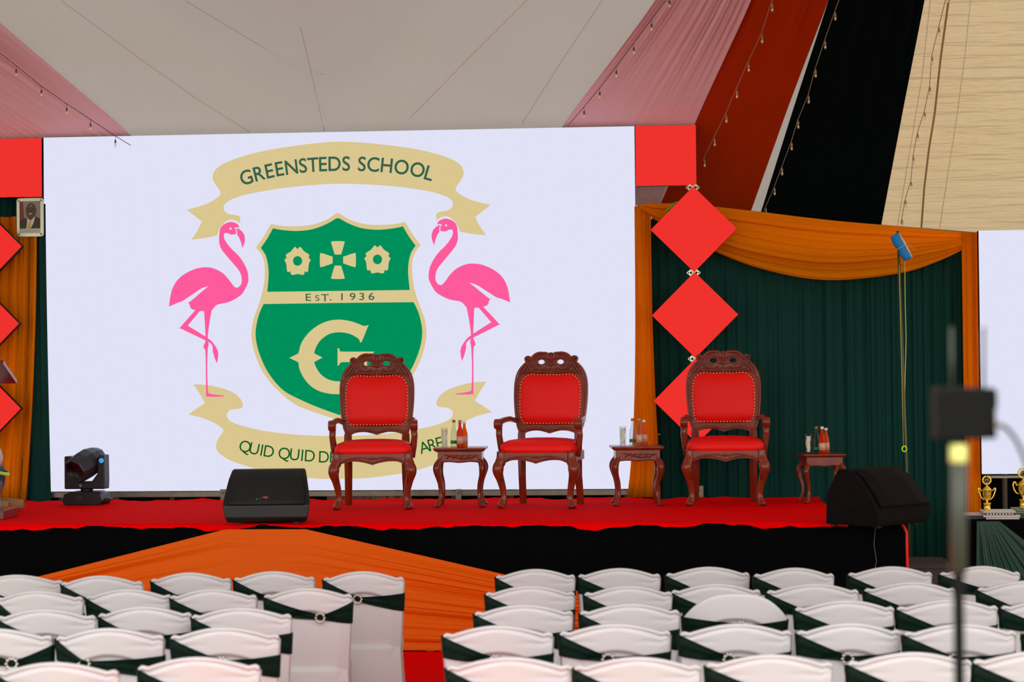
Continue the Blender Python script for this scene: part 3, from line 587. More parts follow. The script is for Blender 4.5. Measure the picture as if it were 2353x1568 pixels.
# step box right of the stage
p0 = onS(2092, 1303, 14.2); pa = st(onZ(2090, 1330, 0.35))
t = thing('step_box', (onS(2132, 1300, 14.4).x, 14.5, 0), 'low dark wooden step beside the right end of the stage', 'step')
u_ = onS(2130, 1300, 14.4).x; zt = onS(2130, 1286, 14.6).z
mb = MB(); mb.box((u_, 14.5, zt - 0.015), (0.32, 0.6, 0.03)); mb.build('tread', 'stepwood', t, bevel=0.004)
mb = MB(); mb.box((u_, 14.22, zt / 2 - 0.015), (0.29, 0.02, zt - 0.03)); mb.box((u_ - 0.135, 14.5, zt / 2 - 0.015), (0.02, 0.54, zt - 0.03)); mb.box((u_ + 0.135, 14.5, zt / 2 - 0.015), (0.02, 0.54, zt - 0.03)); mb.build('side_panels', 'stepwood', t)

# ------------------------------------------------------------------ armchairs
def lean(y, z): return y + max(0, z - 0.5) * 0.13
def make_armchair():
    t = thing('armchair', (0, 0, 0), 'x', 'armchair', rot=0.0)
    bend = lambda x, y, z: Vector((x, lean(y, z) + 0.0 - 0.12 * (0.09 - x * x), z))
    YB = 0.235
    oh = [(0, 1.192), (0.03, 1.186), (0.055, 1.194), (0.10, 1.196), (0.135, 1.183), (0.165, 1.155, 1), (0.178, 1.166), (0.20, 1.164), (0.215, 1.148), (0.213, 1.128), (0.205, 1.118, 1), (0.245, 1.08), (0.275, 1.03), (0.291, 0.97), (0.296, 0.90), (0.293, 0.80), (0.283, 0.70), (0.268, 0.62), (0.254, 0.575), (0.252, 0.535, 1), (0.205, 0.533, 1), (0.198, 0.555), (0.15, 0.572), (0.09, 0.575), (0.045, 0.566), (0, 0.552, 1)]
    half_ = spline(oh, 4, False); outer = half_ + [(-x, z) for x, z in half_[-2:0:-1]]
    ih = [(0, 1.020), (0.06, 1.017), (0.12, 1.022), (0.18, 1.018), (0.222, 0.985), (0.243, 0.93), (0.247, 0.82), (0.240, 0.70), (0.222, 0.645), (0.18, 0.632), (0.09, 0.630), (0, 0.628)]
    hi = spline([p for p in ih], 4, False); inner = hi + [(-x, z) for x, z in hi[-2:0:-1]]
    eye = lambda sg: [(sg * 0.077 + 0.029 * math.cos(k * PI / 8), 1.113 + 0.022 * math.sin(k * PI / 8) + (0.006 if math.sin(k * PI / 8) < 0 else 0)) for k in range(16)]
    mb = MB(); mb.poly(outer[::-1], [inner, eye(1), eye(-1)], YB, YB + 0.04, P=bend); mb.build('back_frame', 'wood', t, bevel=0.006)
    # raised carving on the frame
    mb = MB()
    def cv(pts, r, n=5, flat=0.8, close=False):
        q = spline(pts, n, close); q = q + ([q[0]] if close else []); L = len(q)
        rr = [r * (0.55 + 0.45 * math.sin(PI * min(1, max(0, (i + 0.6) / (L)))) ** 0.5) if not close else r for i in range(L)]
        mb.tube([bend(a, YB - 0.002, b) for a, b in q], rr, 7, flat=flat)
    for sg in (1, -1):
        X = lambda l: [(sg * p[0],) + tuple(p[1:]) for p in l]
        cv(X([(0.018, 1.14), (0.03, 1.182), (0.06, 1.186), (0.10, 1.186), (0.135, 1.168), (0.16, 1.138), (0.175, 1.118)]), 0.011)
        cv(X([(0.036, 1.085), (0.034, 1.12), (0.05, 1.144), (0.08, 1.150), (0.108, 1.142), (0.118, 1.115), (0.108, 1.088), (0.086, 1.080), (0.078, 1.088)]), 0.006)
        cv(X([(0.125, 1.075), (0.15, 1.105), (0.135, 1.15), (0.10, 1.168), (0.06, 1.168)]), 0.006)
        cv([(sg * 0.195 + 0.015 * math.cos(k * PI / 4), 1.142 + 0.015 * math.sin(k * PI / 4)) for k in range(8)], 0.006, 2, close=True)
        mb.ball(bend(sg * 0.195, YB - 0.004, 1.142), 0.008)
        cv(X([(0.10, 1.06), (0.13, 1.062), (0.155, 1.075), (0.165, 1.10)]), 0.007)
        cv(X([(0.185, 1.115), (0.20, 1.08), (0.225, 1.04), (0.25, 1.015)]), 0.010)
        cv(X([(0.205, 1.105), (0.235, 1.07), (0.258, 1.03), (0.268, 0.98)]), 0.010)
        cv(X([(0.17, 1.09), (0.19, 1.055), (0.215, 1.025)]), 0.009)
        cv(X([(0.225, 1.09), (0.262, 1.04), (0.281, 0.97), (0.287, 0.88), (0.283, 0.78), (0.272, 0.68), (0.255, 0.60), (0.236, 0.575), (0.20, 0.578), (0.15, 0.592), (0.09, 0.594), (0.045, 0.584), (0.0, 0.57)]), 0.009)
        cv(X([(0.01, 1.042), (0.05, 1.046), (0.09, 1.036), (0.13, 1.046), (0.17, 1.044), (0.20, 1.03)]), 0.009)
        cv(X([(0.0, 1.065), (0.025, 1.052), (0.05, 1.066), (0.08, 1.055), (0.11, 1.066)]), 0.007)
        cv(X([(0.262, 0.93), (0.266, 0.85), (0.262, 0.75), (0.25, 0.66)]), 0.006)
        for k in range(3): cv(X([(0.003 + 0.011 * k, 1.14), (0.006 + 0.013 * k, 1.165), (0.008 + 0.016 * k, 1.19 - 0.004 * k)]), 0.0065, 3)
    cv([(-0.022, 1.138), (0.022, 1.138)], 0.007, 3); cv([(-0.02, 1.122), (0.02, 1.122)], 0.006, 3); cv([(-0.018, 1.10), (0, 1.095), (0.018, 1.10)], 0.015, 3)
    mb.build('crest_carving', 'wood', t)
    # padded back with brass nails
    cx, cz = 0, 0.825
    def pad(a, b):
        th = a * (len(inner)); i = int(th) % len(inner); p_ = inner[i]; k = (1 - b)
        x = p_[0] * 1.004 * k; z = cz + (p_[1] - cz) * 1.004 * k
        return bend(x, YB + 0.004 - 0.034 * (1 - k ** 4) , z)
    mb = MB(); N_ = len(inner); mb.grid(lambda a, b: pad(a + 1e-6, b), N_, 9, closeu=True); mb.poly([(x * .99, cz + (z - cz) * .99) for x, z in inner], (), YB + 0.03, P=bend)
    mb.build('back_cushion', 'red', t, weld=True)
    mb = MB(); L = [0]; loop = inner + [inner[0]]
    for i in range(1, len(loop)): L.append(L[-1] + math.hypot(loop[i][0] - loop[i - 1][0], loop[i][1] - loop[i - 1][1]))
    nn = 62; j = 0
    for k in range(nn):
        d = L[-1] * k / nn
        while L[j + 1] < d: j += 1
        f = (d - L[j]) / (L[j + 1] - L[j]); x = loop[j][0] + f * (loop[j + 1][0] - loop[j][0]); z = loop[j][1] + f * (loop[j + 1][1] - loop[j][1])
        mb.ball(bend(x * 0.985, YB - 0.010, cz + (z - cz) * 0.985), 0.0052, 6)
    mb.build('nail_trim', 'brass', t)
    # seat
    def seat(a, b):
        th = a * 2 * PI; ct, sn = math.cos(th), math.sin(th); k = lambda v: math.copysign(abs(v) ** 0.32, v)
        hw = 0.30; x, y = k(ct), k(sn); 
        prof = [(0.97, 0.42), (1.0, 0.432), (1.0, 0.452), (0.985, 0.475), (0.93, 0.497), (0.8, 0.513), (0.6, 0.522), (0.3, 0.528), (0.0, 0.530)]
        i = int(round(b * 8)); sc, z = prof[i]; yy = y * 0.265 * sc - 0.03
        hw = 0.298 - 0.05 * max(0, (yy + 0.0)) / 0.235
        return Vector((x * hw * sc, yy, z))
    mb = MB(); mb.grid(seat, 40, 8, closeu=True); mb.build('seat_cushion', 'red', t, weld=True)
    ap = spline([(0, 0.337, 1), (0.05, 0.352), (0.12, 0.364), (0.19, 0.362), (0.235, 0.345), (0.262, 0.335, 1)], 5, False)
    outl = [(-x, z) for x, z in ap[::-1]] + ap[1:] + [(0.29, 0.335), (0.29, 0.422), (-0.29, 0.422), (-0.29, 0.335)]
    mb = MB(); mb.poly(outl, (), -0.285, -0.262)
    for sg in (1, -1):
        mb.box((sg * 0.272, -0.03, 0.39), (0.022, 0.46, 0.07)); mb.tube([Vector((sg * x, -0.288, z + 0.014)) for x, z in ap[:-2]], 0.008, 6)
        mb.tube([Vector((sg * x, -0.288, z)) for x, z in ((0.02, 0.378), (0.05, 0.392), (0.10, 0.394), (0.16, 0.388), (0.22, 0.375))], 0.006, 6)
    mb.box((0, 0.215, 0.39), (0.5, 0.022, 0.07)); mb.ball((0, -0.288, 0.385), 0.012); mb.ball((0.02, -0.288, 0.388), 0.008); mb.ball((-0.02, -0.288, 0.388), 0.008)
    mb.build('seat_rail', 'wood', t, bevel=0.003)
    for sg in (1, -1):
        mb = MB(); pts = spline([(0.43, 0.272), (0.36, 0.276), (0.315, 0.292), (0.27, 0.294), (0.21, 0.279), (0.14, 0.264), (0.07, 0.258), (0.03, 0.268), (0.0, 0.276)], 4, False)
        rad = lambda z: 0.029 + 0.015 * math.exp(-((z - 0.30) / 0.055) ** 2) - 0.005 * math.exp(-((z - 0.11) / 0.06) ** 2) + 0.007 * math.exp(-(z / 0.03) ** 2) + (0.006 if z > 0.34 else 0)
        mb.tube([Vector((sg * x, -0.262 - (x - 0.27) * 0.9, z)) for z, x in pts], [rad(z) for z, x in pts], 10)
        for k in range(3): mb.tube([Vector((sg * (0.262 + 0.018 * k), -0.298 - 0.004 * k, 0.33)), Vector((sg * (0.272 + 0.012 * k), -0.312, 0.28)), Vector((sg * (0.262 + 0.008 * k), -0.296, 0.20))], [0.004, 0.008, 0.003], 6)
        mb.ball((sg * 0.276, -0.282, 0.02), 0.030, 10, sc=(1, 1.1, 0.66)); mb.build('front_leg', 'wood', t)
        mb = MB()
        for z0, z1, y0, y1 in ((0.0, 0.42, 0.30, 0.215),):
            mb.tube([Vector((sg * 0.232, 0.30, 0)), Vector((sg * 0.226, 0.245, 0.22)), Vector((sg * 0.226, 0.235, 0.42)), Vector((sg * 0.228, 0.245, 0.56))], [0.028, 0.030, 0.033, 0.030], 4, sm=False)
        mb.build('rear_leg', 'wood', t)
        mb = MB(); a_ = [(0.245, 0.655, 0.272), (0.12, 0.672, 0.296), (-0.02, 0.664, 0.310), (-0.12, 0.652, 0.314), (-0.175, 0.648, 0.314)]
        mb.tube([Vector((sg * x, y, z)) for y, z, x in a_], [0.02, 0.022, 0.024, 0.027, 0.028], 10, flat=0.85)
        mb.lathe([(0.0001, -0.028), (0.036, -0.028), (0.04, -0.02), (0.04, 0.02), (0.036, 0.028), (0.0001, 0.028)], 16, (sg * 0.314, -0.185, 0.638), R=Matrix.Rotation(PI / 2, 3, 'Y'))
        mb.tube([Vector((sg * 0.312, -0.165, 0.61)), Vector((sg * 0.316, -0.15, 0.55)), Vector((sg * 0.306, -0.14, 0.47)), Vector((sg * 0.290, -0.135, 0.39))], [0.026, 0.025, 0.026, 0.028], 8)
        mb.build('armrest', 'wood', t)
    return t
ac = make_armchair()
def sit(px, py, yoff):
    p = onZ(px, py, STZ + 0.012); return Vector((p.x * (p.y + yoff) / p.y, p.y + yoff, p.z))
specs = [(862.5, 1171, 0.0, 'red leather armchair with carved frame in front of the green shield, leftmost of the three'), (1250, 1168, -13, 'red leather armchair with carved frame in the middle of the stage, turned slightly left'), (1667, 1163, -5, 'red leather armchair with carved frame in front of the green curtain, rightmost of the three')]
for i, (px, py, a_, lb) in enumerate(specs):
    p = sit(px, py, 0.27)
    if i == 0: ac.location = p; ac.rotation_euler = (0, 0, math.radians(a_)); ac['label'] = lb; ac['group'] = 'red armchairs on the stage'
    else: dup(ac, p, math.radians(a_), lb, 'red armchairs on the stage')

# ------------------------------------------------------------------ side tables, drinks
def make_table(carved):
    t = thing('side_table', (0, 0, 0), 'x', 'table', rot=0.0); hh = 0.457
    o = spline([(-0.2, 0.17), (-0.195, 0.185), (-0.17, 0.187), (0.17, 0.187), (0.195, 0.185), (0.2, 0.17), (0.2, -0.17), (0.195, -0.185), (0.17, -0.187), (-0.17, -0.187), (-0.195, -0.185), (-0.2, -0.17)], 3)
    mb = MB(); n = len(o)
    mb.add([Vector((x * k, y * k, z)) for k, z in ((0.9, hh - 0.03), (0.97, hh - 0.02), (1.0, hh - 0.010), (1.0, hh - 0.004), (0.985, hh)) for x, y in o], [(j * n + i, j * n + (i + 1) % n, (j + 1) * n + (i + 1) % n, (j + 1) * n + i) for j in range(4) for i in range(n)] + [tuple(range(4 * n, 5 * n))[::-1], tuple(range(n))])
    mb.build('table_top', 'wood', t)
    ap = spline([(-0.165, 0.335, 1), (-0.14, 0.342), (-0.08, 0.347), (0, 0.340), (0.08, 0.347), (0.14, 0.342), (0.165, 0.335, 1)], 4, False)
    mb = MB(); mb.poly(ap + [(0.17, 0.432), (-0.17, 0.432)], (), -0.165, -0.145); mb.poly(ap + [(0.17, 0.432), (-0.17, 0.432)], (), 0.145, 0.165)
    for sg in (1, -1): mb.box((sg * 0.16, 0, 0.388), (0.02, 0.31, 0.09))
    if carved:
        for k in range(5):
            x = -0.1 + k * 0.048; mb.tube([Vector((x, -0.168, 0.37)), Vector((x + 0.02, -0.171, 0.395)), Vector((x + 0.055, -0.168, 0.402 - 0.002 * k))], [0.004, 0.009, 0.003], 6)
        mb.tube([Vector((-0.12, -0.168, 0.405)), Vector((-0.05, -0.17, 0.388)), Vector((0.02, -0.17, 0.372)), Vector((0.09, -0.17, 0.376)), Vector((0.12, -0.168, 0.39))], [0.004, 0.008, 0.008, 0.006, 0.003], 6)
    mb.tube([Vector((x, -0.166, z + 0.006)) for x, z in ap], 0.006, 6)
    mb.build('apron', 'wood', t, bevel=0.002)
    for sx in (1, -1):
        for sy in (1, -1):
            pts = spline([(0.43, 0.148), (0.37, 0.150), (0.335, 0.168), (0.30, 0.178), (0.25, 0.172), (0.18, 0.154), (0.10, 0.148), (0.04, 0.158), (0.0, 0.172)], 4, False)
            rad = lambda z: 0.019 + 0.010 * math.exp(-((z - 0.30) / 0.05) ** 2) - 0.003 * math.exp(-((z - 0.11) / 0.05) ** 2) + 0.003 * math.exp(-(z / 0.03) ** 2)
            mb = MB(); mb.tube([Vector((sx * x, sy * (x - 0.005), z)) for z, x in pts], [rad(z) for z, x in pts], 10)
            mb.ball((sx * 0.174, sy * 0.17, 0.012), 0.022, 8, sc=(1.1, 1.1, 0.55))
            if carved: mb.tube([Vector((sx * (x + 0.012 * math.cos(z * 40)), sy * (x - 0.005) + sy * rad(z) * 0.9, z)) for z, x in pts[3:-5]], 0.005, 5)
            mb.build('leg', 'wood', t)
    return t
tb = make_table(True); tb3 = make_table(False)
GT = 'small wooden side tables on the stage'
tabs = []
for i, (px, py, k, sc, lb) in enumerate(((1060, 1166, tb, 1, 'carved wooden side table between the left and middle armchairs'), (1464, 1163, tb, 1, 'carved wooden side table between the middle and right armchairs'), (1888, 1157, tb3, 0.83, 'smaller plain reddish side table beside the black monitor'))):
    p = sit(px, py, 0.165 * sc); rz = math.radians((-2, 0, 3)[i])
    if i in (0, 2): k.location = p; k.rotation_euler = (0, 0, rz); k['label'] = lb; k['group'] = GT; k.scale = (sc,) * 3
    else: dup(k, p, rz, lb, GT)
    tabs.append((p, p.z + 0.457 * sc))
def place_on(px, i, dy):
    p, z = tabs[i]; Y = p.y + dy; d = ray(px, 1000); return Vector((d.x / d.y * Y, Y, z + 0.0005))
def bottle(px, i, dy, liquid, label_k, cap, lb, level=0.7, h=0.212, fat=1.0):
    t = thing('bottle', place_on(px, i, dy), lb, 'bottle', 'drinks bottles on the side tables', rot=0.3)
    s_ = h / 0.212; f = fat
    pr = [(0.0001, 0.002), (0.022 * f, 0.0), (0.026 * f, 0.006), (0.026 * f, 0.095), (0.024 * f, 0.118), (0.016 * f, 0.148), (0.0115, 0.165), (0.0105, 0.195), (0.0115, 0.2)]
    pr = [(a, b * s_) for a, b in pr]
    mb = MB(); mb.lathe(pr, 18); mb.build('glass_body', 'glass' if liquid in ('glass', 'water') else liquid, t)
    mb = MB(); mb.lathe([(0.0268 * f, 0.028), (0.0268 * f, 0.052 if label_k == 'label_g' else 0.085)], 18); o = mb.build('label', label_k, t); 
    mb = MB(); mb.lathe([(0.0125, 0.192 * s_), (0.0135, 0.194 * s_), (0.013, 0.212 * s_), (0.0001, 0.2125 * s_)], 14); mb.build('cap', cap, t)
def tumbler(px, i, dy, lb):
    t = thing('drinking_glass', place_on(px, i, dy), lb, 'glass', 'tall glasses on the side tables', rot=0.0)
    mb = MB(); PR_ = [(0.0001, 0.001), (0.024, 0.0), (0.0255, 0.075), (0.027, 0.15), (0.0275, 0.152), (0.0265, 0.153)]; mb.lathe(PR_, 20); mb.f.pop(); mb.m.pop(); mb.sm.pop(); mb.build('glass_body', 'glass', t)
    mb = MB(); mb.grid(lambda a, b: Vector((math.cos(a * 2 * PI) * (0.012 + 0.006 * b + 0.004 * math.sin(a * 19 + b * 8)), math.sin(a * 2 * PI) * (0.010 + 0.005 * b), 0.014 + b * 0.115 + 0.01 * math.sin(a * 12) * b)), 24, 8, closeu=True)
    tag(mb.build('tissue', 'tissue', t), 'folded tissue inside the glass', None)
names = ('left', 'middle', 'right')
wh = ('on the side table left of the middle armchair', 'on the side table right of the middle armchair', 'on the small table by the black monitor')
tumbler(1021, 0, -0.06, 'tall glass holding a tissue ' + wh[0]); tumbler(1431, 1, -0.06, 'tall glass holding a tissue ' + wh[1]); tumbler(1857, 2, -0.05, 'tall glass holding a tissue ' + wh[2])
bottle(1043, 0, -0.03, 'glass', 'label_g', 'cap_o', 'clear water bottle with green label ' + wh[0])
bottle(1057, 0, -0.08, 'juice2', 'label_w', 'cap_g', 'red-orange drink bottle with pale label ' + wh[0])
bottle(1067, 0, 0.03, 'juice', 'label_r', 'cap_w', 'orange drink bottle rearmost ' + wh[0], h=0.198)
bottle(1454, 1, -0.03, 'glass', 'label_g', 'cap_o', 'clear water bottle with green label ' + wh[1])
bottle(1469, 1, -0.08, 'glass', 'label_w', 'cap_g', 'clear drink bottle with pale label ' + wh[1])
bottle(1480, 1, 0.03, 'juice', 'label_w', 'cap_w', 'orange drink bottle rearmost ' + wh[1], h=0.198, fat=1.05)
bottle(1876, 2, -0.03, 'glass', 'label_g', 'cap_o', 'clear water bottle with green label ' + wh[2])
bottle(1889, 2, -0.08, 'juice2', 'label_w', 'cap_w', 'red-orange drink bottle with pale label ' + wh[2])
bottle(1898, 2, 0.03, 'juice', 'label_r', 'cap_w', 'orange drink bottle rearmost ' + wh[2], h=0.198)

# ------------------------------------------------------------------ stage monitors
def wedge(base, rz, sc, label, face_k, logo):
    t = thing('stage_monitor', base, label, 'speaker', 'stage monitor speakers', rot=rz); t.scale = (sc,) * 3
    # rows: (y, z, half width)
    prof = [(0.03, 0.0, 0.272), (0.0, 0.03, 0.285), (0.0, 0.118, 0.305), (0.06, 0.20, 0.292), (0.15, 0.30, 0.272), (0.225, 0.352, 0.258), (0.26, 0.36, 0.253), (0.34, 0.35, 0.24), (0.44, 0.20, 0.225), (0.45, 0.0, 0.225)]
    mb = MB(); n = len(prof); vs = [Vector((sg * w_, y, z)) for sg in (-1, 1) for y, z, w_ in prof]
    mb.add(vs, [(i, i + n, (i + 1) % n + n, (i + 1) % n) for i in range(n)] + [tuple(range(n)), tuple(range(2 * n - 1, n - 1, -1))]); mb.build('cabinet', 'plastic' if logo else 'grille2', t, bevel=0.01)
    gp = [(-0.006, 0.125, 0.262), (0.052, 0.205, 0.256), (0.142, 0.305, 0.243), (0.216, 0.352, 0.232)]
    mb = MB(); mb.grid(lambda a, b: (lambda k: Vector(((2 * a - 1) * (gp[k[0]][2] * (1 - k[1]) + gp[k[0] + 1][2] * k[1]), gp[k[0]][0] * (1 - k[1]) + gp[k[0] + 1][0] * k[1] - 0.012 , gp[k[0]][1] * (1 - k[1]) + gp[k[0] + 1][1] * k[1] + 0.004)))((min(2, int(b * 3)), b * 3 - min(2, int(b * 3)))), 4, 9)
    gr = mb.build('grille', face_k, t, solid=0.012)
    if logo:
        mb = MB(); P = lambda x, y, z: Vector((x, y, z))
        x = -0.075
        for ch in 'Admark':
            w_ = glyph(ch)[2] * 0.0155; ptn(mb, ch, x + w_ / 2, 0.158, 0.0155, 0, 0, 0.0 + 0.005, slant=0.25); x += w_ + 0.003
        o2 = [(-0.035, 0.172), (0.0, 0.168), (0.02, 0.174), (-0.005, 0.182)]; mb.poly(o2, (), 0.008, mi=1)
        mb.build('logo', ['ink', 'redink'], gr)
    else:
        mb = MB(); mb.lathe([(0.055, 0), (0.05, 0.006), (0.03, 0.004)], 16, (-0.262, 0.22, 0.14), R=Matrix.Rotation(-PI / 2, 3, 'Y')); mb.build('handle', 'grille2', t)
    mb = MB()
    for sx in (-1, 1):
        for y in (0.06, 0.40): mb.box((sx * 0.2, y, -0.005), (0.04, 0.03, 0.012))
    mb.build('rubber_feet', 'black', t)
    return t
p = onZ(612, 1203, STZ + 0.02); wedge(Vector((p.x, p.y, STZ + 0.024)), math.radians(2), 1.0, 'black wedge stage monitor on the front edge left of the armchairs', 'grille', True)
p = onZ(2045, 1205, STZ + 0.02); wedge(Vector((p.x + 0.10, p.y + 0.02, STZ + 0.012)), math.radians(44), 1.04, 'large black wedge stage monitor at the right front corner of the stage', 'grille2', False)

# ------------------------------------------------------------------ moving head light
p = onZ(200, 1161, STZ + 0.012); p.y += 0.12; p.x *= (p.y) / (p.y - 0.12)
t = thing('moving_head_light', p, 'black moving head stage light on the carpet in front of the crest screen', 'stage light', rot=math.radians(-6))
mb = MB(); mb.poly([(-0.145, 0.0), (0.145, 0.0), (0.165, 0.03), (0.15, 0.085), (0.10, 0.105), (-0.10, 0.105), (-0.15, 0.085), (-0.165, 0.03)], (), -0.13, 0.13)
mb.box((0.185, 0, 0.045), (0.05, 0.10, 0.008)); mb.box((-0.185, 0, 0.045), (0.05, 0.10, 0.008)); b_ = mb.build('base', 'plastic', t, bevel=0.008)
mb = MB(); mb.box((-0.02, -0.133, 0.055), (0.045, 0.004, 0.03)); mb.build('display', 'satin', b_)
mb = MB(); mb.poly([(-0.165, 0.125), (0.165, 0.125), (0.168, 0.20), (0.165, 0.40), (0.12, 0.40), (0.108, 0.25), (0.06, 0.185), (-0.06, 0.185), (-0.108, 0.25), (-0.12, 0.39), (-0.165, 0.39)], (), -0.07, 0.07)
mb.lathe([(0.05, 0.10), (0.05, 0.13)], 14); y_ = mb.build('yoke', 'plastic', t, bevel=0.008)
mb = MB(); mb.lathe([(0.0001, 0.0), (0.02, 0.0), (0.02, 0.005)], 12, (0.145, -0.072, 0.355), R=Matrix.Rotation(PI / 2, 3, 'X')); mb.build('status_lamp', 'L_blue', y_)
mb = MB(); ptn(mb, 'G', -0.03, 0.155, 0.018, 0, 0, -0.0745, bold=0.01); mb.build('logo', 'ink', y_)
R_ = Vector((-0.42, -0.80, -0.42)).to_track_quat('Z', 'Y').to_matrix()
Ck = Vector((0.0, 0.0, 0.33))
mb = MB(); mb.lathe([(0.0001, -0.17), (0.06, -0.165), (0.095, -0.10), (0.12, -0.02), (0.122, 0.05), (0.112, 0.14), (0.105, 0.15), (0.088, 0.15), (0.084, 0.12), (0.0001, 0.118)], 8, Ck, sm=False, R=R_); h_ = mb.build('head', 'satin', t, bevel=0.006)
mb = MB(); mb.lathe([(0.062, 0.118), (0.055, 0.132), (0.03, 0.142), (0.0001, 0.146)], 20, Ck, R=R_); mb.build('lens', 'lamp_l', h_)
mb = MB(); mb.lathe([(0.062, 0.116), (0.070, 0.122), (0.086, 0.146), (0.092, 0.152), (0.097, 0.146)], 24, Ck, R=R_); mb.build('lens_ring', 'plastic', h_)

# ------------------------------------------------------------------ lectern and crouching person at the left edge
p = onZ(-92, 1196, STZ + 0.012); p.y += 0.2
t = thing('lectern', p, 'dark red wooden lectern cut off by the left edge of the photo', 'lectern', rot=0.0)
sc_ = F / p.y
mb = MB(); mb.box((0, 0, 0.035), (0.64, 0.42, 0.07)); mb.build('base', 'lectern', t, bevel=0.006)
mb = MB(); mb.box((0, -0.02, 0.56), (0.41, 0.03, 1.0)); mb.build('front_panel', 'acrylic', t, bevel=0.004)
for sg in (1, -1): mb = MB(); mb.poly([(0.17, 0.07), (0.245, 0.07), (0.215, 0.30), (0.20, 1.03), (0.175, 1.03), (0.185, 0.30)] if sg > 0 else [(-0.245, 0.07), (-0.17, 0.07), (-0.185, 0.30), (-0.175, 1.03), (-0.20, 1.03), (-0.215, 0.30)], (), -0.04, 0.03); mb.build('side_post', 'lectern', t, bevel=0.004)
mb = MB(); RL = Matrix.Rotation(math.radians(12), 3, 'Y'); mb.box((0.0, 0.03, 1.07), (0.62, 0.42, 0.03), R=Matrix.Rotation(math.radians(-20), 3, 'X')); mb.box((0, -0.16, 1.02), (0.5, 0.05, 0.05)); mb.build('reading_top', 'lectern', t, bevel=0.004)
p = onZ(0, 1180, STZ + 0.012); Yp = p.y + 0.12; q = onY(6, 1178, Yp)
t = thing('person', Vector((q.x, Yp, STZ + 0.012)), 'person crouching on the stage at the left edge, blue jeans, tan shoe, pale vest', 'person', rot=0.0)
def skin(name, joints, edges, k, par):
    me = bpy.data.meshes.new(name); me.from_pydata([j[0] for j in joints], edges, []); me.materials.append(M[k])
    o = bpy.data.objects.new(name, me); COL.objects.link(o); o.parent = par; BASE[o.name] = Vector((0, 0, 0))
    md = o.modifiers.new('skin', 'SKIN'); md.use_smooth_shade = True
    for i, j in enumerate(joints): me.skin_vertices[0].data[i].radius = (j[1], j[1])
    me.skin_vertices[0].data[0].use_root = True
    o.modifiers.new('subdivision', 'SUBSURF').render_levels = 2; return o
# crouching, seen from behind its right side: hips at the right, knees to the left, back bent forward to the left
J = [((-0.06, 0.0, 0.24), 0.13), ((-0.13, 0.0, 0.42), 0.12), ((-0.24, 0.0, 0.60), 0.14), ((-0.33, 0, 0.73), 0.06), ((-0.38, 0, 0.80), 0.075), ((-0.43, 0, 0.89), 0.085),
     ((-0.28, -0.17, 0.64), 0.06), ((-0.42, -0.20, 0.44), 0.045), ((-0.56, -0.14, 0.28), 0.035), ((-0.28, 0.17, 0.64), 0.06), ((-0.42, 0.20, 0.44), 0.045), ((-0.56, 0.12, 0.28), 0.035),
     ((-0.08, -0.11, 0.2), 0.1), ((-0.42, -0.14, 0.36), 0.06), ((-0.22, -0.13, 0.08), 0.045), ((-0.08, 0.11, 0.2), 0.1), ((-0.40, 0.14, 0.10), 0.06), ((-0.06, 0.12, 0.07), 0.045)]
Eg = [(0, 1), (1, 2), (2, 3), (3, 4), (4, 5), (2, 6), (6, 7), (7, 8), (2, 9), (9, 10), (10, 11), (0, 12), (12, 13), (13, 14), (0, 15), (15, 16), (16, 17)]
skin('body', J, Eg, 'skin', t)
skin('jeans', [((-0.03, 0.0, 0.21), 0.145), ((-0.09, 0.0, 0.32), 0.135), ((-0.10, -0.11, 0.20), 0.115), ((-0.40, -0.14, 0.36), 0.08), ((-0.22, -0.13, 0.10), 0.06), ((-0.10, 0.11, 0.20), 0.115), ((-0.40, 0.14, 0.12), 0.075), ((-0.10, 0.12, 0.08), 0.06)], [(0, 1), (0, 2), (2, 3), (3, 4), (0, 5), (5, 6), (6, 7)], 'jeans', t)
skin('vest', [((-0.08, 0.0, 0.30), 0.15), ((-0.15, 0.0, 0.45), 0.15), ((-0.25, 0.0, 0.61), 0.155), ((-0.28, -0.15, 0.65), 0.075), ((-0.28, 0.15, 0.65), 0.075)], [(0, 1), (1, 2), (2, 3), (2, 4)], 'vest', t)
mb = MB(); mb.grid(lambda a, b: Vector((-0.10 + 0.165 * math.cos(a * 2 * PI) * 0.93 - b * 0.012, 0.160 * math.sin(a * 2 * PI), 0.335 + 0.028 * b - 0.35 * 0.165 * math.cos(a * 2 * PI))), 24, 2, closeu=True); mb.build('lime_stripe', 'lime', t, solid=0.004)
skin('hair', [((-0.41, 0, 0.90), 0.085), ((-0.45, 0, 0.93), 0.08)], [(0, 1)], 'hair', t)
for yy, xx in ((-0.13, -0.05), (0.13, 0.0)):
    mb = MB(); mb.grid(lambda a, b: Vector((xx + (b - 0.5) * 0.27 + 0.0, yy + math.cos(a * 2 * PI) * 0.045 * math.sin(PI * (0.08 + 0.84 * b)) ** 0.3, 0.052 + math.sin(a * 2 * PI) * 0.048 * math.sin(PI * (0.08 + 0.84 * b)) ** 0.3)), 16, 12, closeu=True); mb.build('shoe', 'sole', t)
